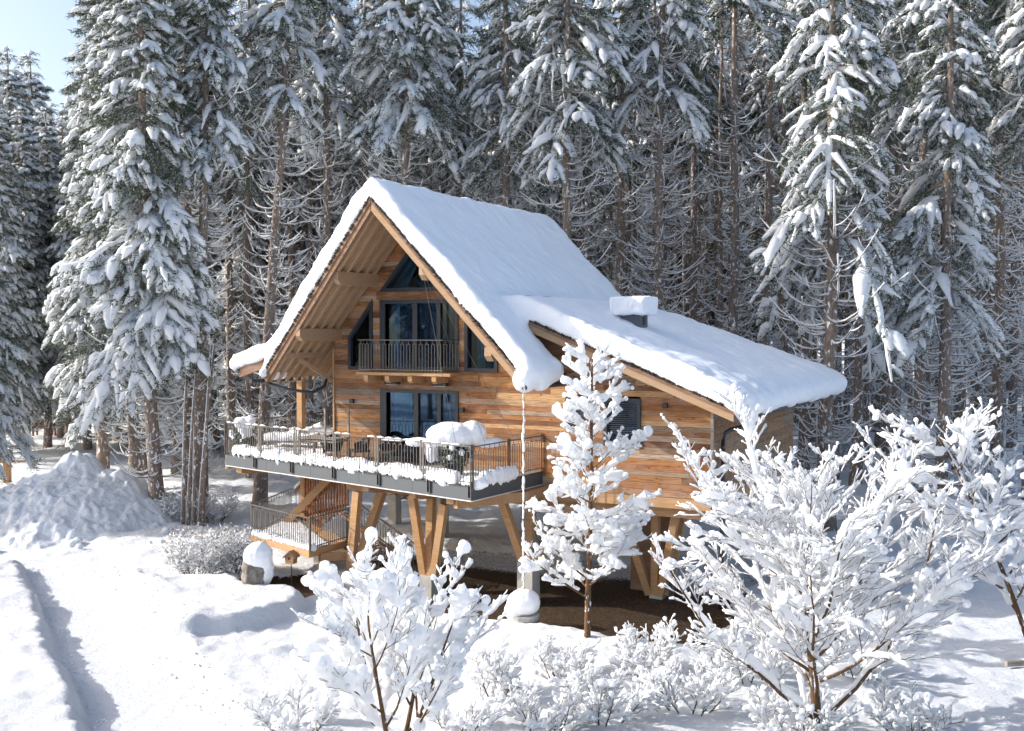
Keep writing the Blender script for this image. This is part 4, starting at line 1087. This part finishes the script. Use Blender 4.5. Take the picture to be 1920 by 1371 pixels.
# ------------------------------------------------------------------ spruces
def spruce(seed, Ht=28, crown0=12, Lmax=2.6, dens=1.0, r0=.27, nb=5, top_full=25, bl=26, dead_len=2.0, droop0=.62, dead=1.0, load=1.0, dsnow=1.0):
    rs = np.random.RandomState(seed)
    tr, nd, sn = Acc(), Acc(), Acc()
    K = 12; hs = np.linspace(-.5, Ht, K); off = np.cumsum(rs.normal(0, .05, (K, 2)), 0); off -= off[0]
    P = np.zeros((1, K, 3)); P[0, :, :2] = off; P[0, :, 2] = hs
    rad = r0 * (1 - np.clip(hs, 0, Ht) / Ht) ** .8 + .02; rad[0] *= 1.35
    tr.add(*btubes(P, rad[None], 11))
    def axis_at(h): return np.array([np.interp(h, hs, off[:, 0]), np.interp(h, hs, off[:, 1]), h])
    def rad_at(h): return np.interp(h, hs, rad)
    # dead, upcurving lower branches dusted with snow
    DP = []; DR = []; h = 1.8
    while h < crown0 + 2.5:
        n = rs.randint(3, 6)
        for k in range(n):
            if rs.rand() > dead: continue
            az = rs.uniform(0, 6.283); L = dead_len * rs.uniform(.35, 1.15) * (.55 + .6 * min(1, h / crown0)); s = np.linspace(0, 1, 6)
            up = rs.uniform(.25, .6); dn = rs.uniform(.15, .4); bend = rs.uniform(-.4, .4)
            x = L * s; z = L * (-dn * s + (dn + up) * s ** 2.2) ; a = az + bend * s
            c = axis_at(h + rs.uniform(-.2, .2)); r_ = rad_at(h) * .7
            p = np.stack([c[0] + np.cos(a) * (x + r_), c[1] + np.sin(a) * (x + r_), c[2] + z], -1)
            DP.append(p); DR.append(.028 * (1 - .7 * s) * (L / 1.5) ** .5)
            for q in range(rs.randint(1, 4)):
                i = rs.randint(1, 5); aa = az + rs.choice([-1, 1]) * rs.uniform(.5, 1.1); l = L * rs.uniform(.15, .4); ss = np.linspace(0, 1, 6)
                p2 = p[i] + np.stack([np.cos(aa) * l * ss, np.sin(aa) * l * ss, l * (.5 * ss ** 2 - .05 * ss)], -1); DP.append(p2); DR.append(.012 * (1 - .5 * ss))
        h += rs.uniform(.3, .5)
    if DP:
        DP = np.array(DP); DR = np.array(DR); tr.add(*btubes(DP, DR, 3))
        P2 = DP.copy(); P2[..., 2] += DR * .8 + .012; w = rs.uniform(.5, 1.35, DR.shape); P2 = P2[:max(1, int(len(P2) * dsnow))]; DR = DR[:len(P2)]; w = w[:len(P2)]; sn.add(*btubes(P2[:, :], (DR * .8 + .016) * w, 4))
    # live branches
    FP = []; FR = []; MP = []; MR = []; BP = []; BR = []; ND = []; NP_ = []; NL = []
    h = crown0
    while h < Ht - .15:
        f = (Ht - h) / (Ht - crown0)
        n = nb if h < top_full else 4
        L0 = Lmax * f ** .7 + .18; dr = droop0 * (.3 + .7 * f)
        step = (.42 if h < top_full else .6) / dens
        for k in range(n):
            az = rs.uniform(0, 6.283); low = h < crown0 + 2.5
            if low and rs.rand() < .35: continue
            L = L0 * rs.uniform(.6, 1.15); s = np.linspace(0, 1, 7); droop = dr * rs.uniform(.6, 1.5)
            a = az + rs.uniform(-.25, .25) * s
            z = L * (.12 * s - droop * s ** 1.8 + (.10 if f > .3 else .25) * s ** 4); x = L * (s - .12 * droop * s ** 3)
            c = axis_at(h + rs.uniform(-.15, .15))
            p = np.stack([c[0] + np.cos(a) * x, c[1] + np.sin(a) * x, c[2] + z], -1)
            BP.append(p); BR.append(.035 * (1 - .8 * s) * (L / 2) ** .5 + .004)
            m = max(2, int(L * 3.2)) if h < top_full else 2
            bare = rs.rand() < .14
            if not bare and h < top_full and rs.rand() < .9 * load:
                pk = np.linspace(.22, 1.0, 9) * 6; pi = np.minimum(pk.astype(int), 5); pp = p[pi] + (p[pi + 1] - p[pi]) * (pk - pi)[:, None]
                w = (.05 + .045 * L) * np.array([.3, .8, 1, 1.1, 1, 1.1, .9, .8, .3]) * rs.uniform(.5, 1.4, 9)
                w = w / (.75 + .45 * droop); pp[:, 2] += w * .6 + .02; MP.append(pp); MR.append(w)
            starts = list(np.clip(np.linspace(.25, .92, m) + rs.uniform(-.05, .05, m), .1, .95)) + [.80]
            for q, t in enumerate(starts):
                i = min(int(t * 6), 5); b0 = p[i] + (p[i + 1] - p[i]) * (t * 6 - i); tg = p[i + 1] - p[i]; ta = math.atan2(tg[1], tg[0])
                side = 0 if q == len(starts) - 1 else (1 if q % 2 else -1) * rs.uniform(.35, 1.15)
                fl = (.30 + .38 * L * (1 - t) + .15 * L * (1 - abs(2 * t - 1))) * rs.uniform(.75, 1.25)
                if side == 0: fl = .35 * L * rs.uniform(.7, 1.1)
                if h > top_full: fl *= 1.25
                ss = np.linspace(0, 1, 5); fd = rs.uniform(.35, 1.3) * (.4 + .6 * f)
                aa = ta + side
                pf = b0 + np.stack([np.cos(aa) * fl * ss, np.sin(aa) * fl * ss, fl * (-.1 * ss - fd * ss ** 1.4)], -1)
                if not bare and rs.rand() < .84 * load:
                    w = rs.uniform(.05, .145) * load ** .5 * (.75 + .22 * L) * np.array([.45, .95, 1.1, .95, .35]) * rs.uniform(.5, 1.45, 5)
                    pq = pf.copy(); pq[:, 2] += w * .55 + .02; FP.append(pq); FR.append(w)
                # hanging needles
                nn = int(bl * (.8 + fl * 1.2)) if h < top_full else 10
                tt = rs.uniform(.0, 1.08, nn); ii = np.clip((tt * 4).astype(int), 0, 3); base = pf[ii] + (pf[ii + 1] - pf[ii]) * (tt * 4 - ii)[:, None]
                base[:, :2] += rs.normal(0, .055 + .03 * L, (nn, 2)); base[:, 2] -= rs.uniform(-.02, .07, nn)
                dv = np.stack([np.cos(aa) + rs.normal(0, .9, nn), np.sin(aa) + rs.normal(0, .9, nn), rs.uniform(-1.9, .15, nn)], -1)
                dv /= np.linalg.norm(dv, axis=1)[:, None]
                NP_.append(base); ND.append(dv); NL.append(rs.uniform(.14, .36, nn))
        h += step * rs.uniform(.8, 1.2)
    if BP: tr.add(*btubes(np.array(BP), np.array(BR), 4))
    def rough(v, q):
        return v + rs.normal(0, .018, v.shape), q
    if FP: sn.add(*rough(*btubes(np.array(FP), np.array(FR), 5, .85)))
    if MP: sn.add(*rough(*btubes(np.array(MP), np.array(MR), 7, .8)))
    if NP_:
        b = np.concatenate(NP_); d = np.concatenate(ND); l = np.concatenate(NL)[:, None]
        sd = np.cross(d, rs.normal(size=d.shape)); sd /= np.linalg.norm(sd, axis=1)[:, None] + 1e-6; w = l * rs.uniform(.10, .2, (len(l), 1))
        v = np.stack([b - sd * w * .5, b + sd * w * .5, b + d * l], 1).reshape(-1, 3); nd.add(v, np.arange(len(b) * 3).reshape(-1, 3))
    return tr, nd, sn
VAR = {}
def variant(key, **k):
    tr, nd, sn = spruce(**k)
    g = 'spruce_bark_grey' if k.get('grey') else 'spruce_bark'
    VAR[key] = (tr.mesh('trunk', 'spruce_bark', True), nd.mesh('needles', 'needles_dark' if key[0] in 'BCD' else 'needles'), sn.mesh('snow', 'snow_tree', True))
    return VAR[key]
variant('A1', seed=1, Ht=27, crown0=4.5, Lmax=3.0, droop0=.8, dens=1.0, load=1.25)
variant('A2', seed=2, Ht=28, crown0=7.5, Lmax=2.8, droop0=.9, dens=.95, load=1.2)
variant('A3', seed=12, Ht=28, crown0=5.5, Lmax=2.5, droop0=1.0, dens=.95, load=1.25)
variant('M1', seed=3, Ht=29, crown0=17.2, Lmax=2.8, droop0=.9, dens=.85)
variant('M2', seed=4, Ht=30, crown0=18.8, Lmax=2.5, droop0=1.0, dens=.8)
variant('M3', seed=14, Ht=29, crown0=15.5, Lmax=2.3, droop0=1.15, dens=.7)
variant('B1', seed=5, Ht=31, crown0=20.5, Lmax=2.3, droop0=1.0, dens=.8, dead=.6, dsnow=.7)
variant('B2', seed=6, Ht=32, crown0=22, Lmax=2.1, droop0=1.0, dens=.8, dead_len=1.7, dead=.7, dsnow=.7)
variant('S1', seed=8, Ht=25, crown0=10.5, Lmax=2.8, droop0=1.25, dens=.55, nb=4, dead_len=2.4, load=1.1)
variant('S2', seed=21, Ht=27, crown0=9.0, Lmax=2.7, droop0=1.3, dens=.6, nb=4, dead_len=2.2, load=1.1)
variant('C1', seed=9, Ht=29, crown0=17, Lmax=2.3, droop0=.9, dens=.55, bl=16, nb=4, r0=.21, dead=.4, dsnow=.4, load=.8)
variant('C2', seed=10, Ht=30, crown0=20, Lmax=2.0, droop0=.9, dens=.5, bl=16, nb=4, r0=.19, dead=.35, dsnow=.35, load=.7)
variant('D1', seed=11, Ht=29, crown0=21.5, Lmax=1.7, droop0=.9, dens=.45, bl=14, nb=4, r0=.15, dead=.3, dsnow=.3, load=.6)
TREES = []
def tree(key, x, y, label, rz=None, s=1.0, lean=(0, 0), group='snow-laden spruces of the forest', sxy=1.0):
    tr, nd, sn = VAR[key]; z = ground(x, y) - .05
    t = thing('spruce_tree', label, 'tree', (x, y, z), (lean[0], lean[1], rnd.uniform(0, 6.28) if rz is None else rz), group)
    t.scale = (s * sxy, s * sxy, s)
    link('trunk', tr, t); link('needles', nd, t); link('snow', sn, t)
    TREES.append((x, y)); return t
# individually placed: (pixel x at eye level, distance, variant, scale, label)
front = [
 (-38, 47, 'A1', .70, 0, 'snow-heavy spruce cut by the left edge of the picture, standing nearest there'),
 (128, 76, 'A2', .84, 0, 'thick brown-trunked spruce behind the peak of the snow heap'),
 (190, 58, 'A3', 1.05, 0, 'huge brightly sunlit spruce whose crown reaches almost to the ground, left of the leaning trunks'),
 (252, 53, 'A1', 1.05, 0, 'dense spruce with low drooping boughs directly left of the grey bare trunks'),
 (262, 57, 'M1', 1.0, 1, 'brown bare-stemmed spruce at the left of the trunk group by the heap'),
 (293, 44, 'A2', 1.02, 1, 'pale grey trunk rising nearest beside the right foot of the snow heap'),
 (330, 58, 'M1', 1.0, 0, 'slender spruce in the middle of the trunk group left of the deck'),
 (350, 47, 'M2', .95, 0, 'spruce rising behind the cluster of thin leaning stems'),
 (372, 45.5, 'M3', 1.0, -2, 'slightly leaning spruce just left of the deck corner shrub'),
 (432, 62, 'M1', 1.0, 0, 'spruce behind the far left corner of the deck'),
 (485, 48, 'M2', 1.0, -4, 'pale leaning spruce with curved snowy twigs left of the gable'),
 (545, 60, 'M2', 1.0, 0, 'spruce standing behind the deck canopy'),
 (615, 52, 'M2', 1.0, 0, 'spruce rising directly above the left slope of the gable'),
 (690, 66, 'M3', 1.02, 0, 'dark spruce set back behind the ridge snow tip'),
 (752, 50, 'M1', 1.05, -1, 'reddish-trunked spruce just right of the ridge tip'),
 (835, 60, 'M3', 1.05, 0, 'spruce behind the middle of the main roof ridge'),
 (938, 50, 'M3', 1.0, 0, 'spruce above the rear part of the snow-covered ridge'),
 (1057, 47, 'M1', 1.0, 0, 'broad-crowned spruce rising behind the rear end of the main roof'),
 (1165, 54, 'B1', 1.0, 0, 'spruce with a snow-plastered stem behind the rear roof corner'),
 (1236, 48, 'M2', 1.0, 0, 'pale-trunked spruce rising just right of the chimney'),
 (1300, 62, 'B1', 1.0, 0, 'spruce behind the upper part of the side roof, second right of the chimney'),
 (1372, 50, 'B2', 1.0, 0, 'bare spruce with many upcurved dead branches above the side roof'),
 (1435, 54, 'B2', .97, 0, 'thin snow-streaked spruce left of the darkest forest gap'),
 (1508, 56, 'B2', 1.0, 0, 'thin snow-streaked spruce right of the darkest forest gap'),
 (1556, 42, 'S1', 1.12, 0, 'sunlit lopsided spruce with heavy snow clumps above the side roof eave'),
 (1606, 54, 'B1', 1.0, 0, 'bare-stemmed spruce right behind the sunlit lopsided one'),
 (1668, 56, 'B1', 1.0, 0, 'straight spruce with short dead stubs right of the side roof'),
 (1725, 50, 'M2', 1.03, 0, 'spruce with dark lower stem left of the right-hand clump tree'),
 (1764, 44, 'S2', 1.0, 0, 'large spruce with drooping clumps of snow near the right edge'),
 (1800, 60, 'M1', 1.0, 0, 'dark spruce behind the large right-hand clump tree'),
 (1868, 50, 'M1', 1.05, 0, 'spruce whose drooping boughs hang close to the right edge'),
 (1935, 46, 'M3', 1.05, 0, 'spruce cut by the right edge of the picture'),
]
for px, D, key, s, ln, lab in front:
    p = far(px, 623, D); tree(key, p.x, p.y, lab, s=s, lean=(0, R(-ln)), rz=rnd.uniform(0, 6.28) if not ln else 0)
# distant spruces against the sky at left
for px, D, ytop, lab in ((68, 92, 92, 'left of the two pointed spruces against the sky'), (80 + 62, 96, 150, 'lower pointed spruce tip against the sky beside the tall sunlit crown'), (20, 84, 85, 'pointed spruce at the left edge against the sky'), (-30, 70, 150, 'sloping snowy spruce entering from the left edge'), (105, 110, 190, 'small pointed spruce tip seen between the two left sky spruces')):
    p = far(px, 623, D); hh = (H + (623 - ytop) / 2000 * D) - ground(p.x, p.y); tree('A1', p.x, p.y, lab, s=hh / 27, group='distant spruces against the sky', sxy=1.15)
# forest interior
SECT = [(60, 'far left of the snow heap'), (215, 'behind the snow heap'), (330, 'behind the grey trunk group left of the deck'), (440, 'behind the thin leaning stems'),
        (545, 'behind the left end of the deck'), (640, 'behind the left slope of the gable'), (740, 'behind the ridge tip'), (850, 'behind the front half of the ridge'),
        (950, 'behind the middle of the ridge'), (1060, 'behind the rear half of the ridge'), (1170, 'behind the rear slope of the main roof'), (1240, 'straight behind the chimney'),
        (1310, 'just right of the chimney'), (1380, 'above the upper side roof'), (1450, 'above the middle of the side roof'), (1520, 'above the lower side roof'),
        (1600, 'above the side roof eave'), (1680, 'right of the side roof end'), (1760, 'left of the big right-hand clump tree'), (1840, 'behind the big right-hand clump tree'), (1900, 'just inside the right edge of the picture'), (9999, 'at the right edge of the picture')]
def sector(x, y):
    px = 960 + 2000 * x / y
    w = next(n for lim, n in SECT if px < lim)
    d = 'second-row' if y < 68 else ('mid-forest' if y < 88 else 'rearmost')
    k = 'snowy' if px < 640 else ('high-crowned' if px < 1180 else 'bare-stemmed dark')
    return k + ' ' + d + ' spruce ' + w
cnt = 0
for row in range(9):
    y0 = 58 + row * 6.2; xx = -.58 * y0 - 4
    while xx < .56 * y0 + 6:
        x = xx + rnd.uniform(-1.1, 1.1); y = y0 + rnd.uniform(-2.4, 2.4); xx += rnd.uniform(2.4, 3.8) * (.62 if 960 + 2000 * x / y > 1150 and row < 6 else 1.0) * (1 + row * .03)
        px = 960 + 2000 * x / y
        if px < 215 and (row > 6 or rnd.random() < .5): continue
        if px < -20 or px > 1975: continue
        if 40 < px < 150 and row < 2: continue
        if y < 47 + .27 * abs(x + 5): continue
        if min(math.hypot(x - a, y - b) for a, b in TREES) < 1.6: continue
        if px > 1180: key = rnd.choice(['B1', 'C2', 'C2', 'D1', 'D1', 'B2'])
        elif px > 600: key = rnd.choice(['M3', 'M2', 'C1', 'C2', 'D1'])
        else: key = rnd.choice(['A3', 'M1', 'C1', 'M3'])
        s = rnd.uniform(.9, 1.08)
        if -60 < px < 260: s = min(s, (H + 450 / 2000 * y + .5) / 28); key = rnd.choice(['A1', 'A3'])
        tree(key, x, y, sector(x, y), s=s, group='spruces of the forest interior'); cnt += 1
byl = {}
for o in list(COL.objects):
    if o.get('group') == 'spruces of the forest interior': byl.setdefault(o['label'], []).append(o)
for lab, os_ in byl.items():
    os_.sort(key=lambda o: -o.scale.z)
    for o, w in zip(os_, {2: ('taller', 'shorter'), 3: ('tallest', 'middle-height', 'shortest')}.get(len(os_), ())): o['label'] = w + ' ' + lab
# off to the left, outside the view: neighbours whose shade falls over the heap
for k in range(20):
    w = R(196 + k * 1.3 + rnd.uniform(-.6, .6)); d_ = rnd.uniform(62, 92) * (1 if k % 2 else 1.15)
    x, y = 2 + math.cos(w) * d_, 30 + math.sin(w) * d_
    tree(rnd.choice(['C1', 'A2', 'M1']), x, y, 'spruce of the far forest edge mirrored in the chalet windows', s=rnd.uniform(.85, 1.05), group='spruces mirrored in the windows')
for x, y, s in ((-27, 42.5, .6), (-31, 43, .62), (-36, 44, .65)):
    tree('A1', x, y, 'spruce of the sunlit left forest edge outside the path', s=s, group='spruces at the left forest edge')
# the far wood, one dark mass behind the trees that can be told apart
def far_wood():
    rs = np.random.RandomState(77); tr, nd, sn = Acc(), Acc(), Acc()
    for k in range(470):
        y = rs.uniform(114, 150); x = rs.uniform(-.22, .62) * y if rs.rand() < .75 else rs.uniform(-.36, .62) * y
        px = 960 + 2000 * x / y
        if px < 330: continue
        Ht = rs.uniform(26, 31); z0 = ground(x, y)
        P = np.zeros((1, 3, 3)); P[0, :, 0] = x + np.array([0, .1, 0]); P[0, :, 1] = y; P[0, :, 2] = z0 + np.array([-.3, Ht / 2, Ht]); tr.add(*btubes(P, np.array([[.25, .17, .03]]), 5))
        n = 360; h = Ht - (Ht - 7) * rs.uniform(0, 1, n) ** .75; f = (Ht - h) / (Ht - 7); a = rs.uniform(0, 6.28, n); q = (.2 + 2.1 * f ** .8) * rs.uniform(.15, 1, n) ** .6
        b = np.stack([x + np.cos(a) * q, y + np.sin(a) * q, z0 + h], -1); d = np.stack([np.cos(a) + rs.normal(0, .4, n), np.sin(a) + rs.normal(0, .4, n), rs.uniform(-1.6, -.2, n)], -1)
        d /= np.linalg.norm(d, axis=1)[:, None]; sd = np.cross(d, rs.normal(size=d.shape)); sd /= np.linalg.norm(sd, axis=1)[:, None]; l = rs.uniform(.5, 1.1, (n, 1)); w = l * .34
        v = np.stack([b - sd * w, b + sd * w, b + d * l], 1).reshape(-1, 3); F_ = np.arange(n * 3).reshape(-1, 3); m_ = rs.rand(n) < .22
        nd.add(v, F_); sv = v.reshape(-1, 3, 3)[m_] + np.array([0, 0, .08]); sn.add(sv.reshape(-1, 3), np.arange(len(sv) * 3).reshape(-1, 3))
    t = thing('far_wood', 'dark mass of distant spruces closing the forest behind the chalet', 'wood'); t['kind'] = 'stuff'
    for n_, a_, m_ in (('trunks', tr, 'spruce_bark'), ('needles', nd, 'needles_dark'), ('snow', sn, 'snow_tree')): stuff(link(n_, a_.mesh(n_, m_), t))
far_wood()
# cluster of thin leaning stems
t = thing('thin_tree_cluster', 'cluster of thin leaning snow-streaked stems in front of the left trunks', 'tree', at(358, 995))
for k, (dx, tx) in enumerate(((-.35, .2), (-.15, .35), (.1, .15), (.3, .5), (.45, .3))):
    pts = [(dx, 0, -.3), (dx + tx * .3, .1, 2.2), (dx + tx * .8, 0, 4.6), (dx + tx * 1.4, .1, 7.5)]
    st = MB().tube(pts, [.09, .075, .06, .03], 7).build('stem', 'spruce_bark', t, smooth=True)
    mb = MB().tube([(p_[0] - .05, p_[1], p_[2]) for p_ in pts], [.05, .045, .035, .015], 5); me = mb.mesh('snow', 'snow', True); link('snow_streak', me, st)
print('trees', len(TREES), 'planks', NP, 'front', cnt)
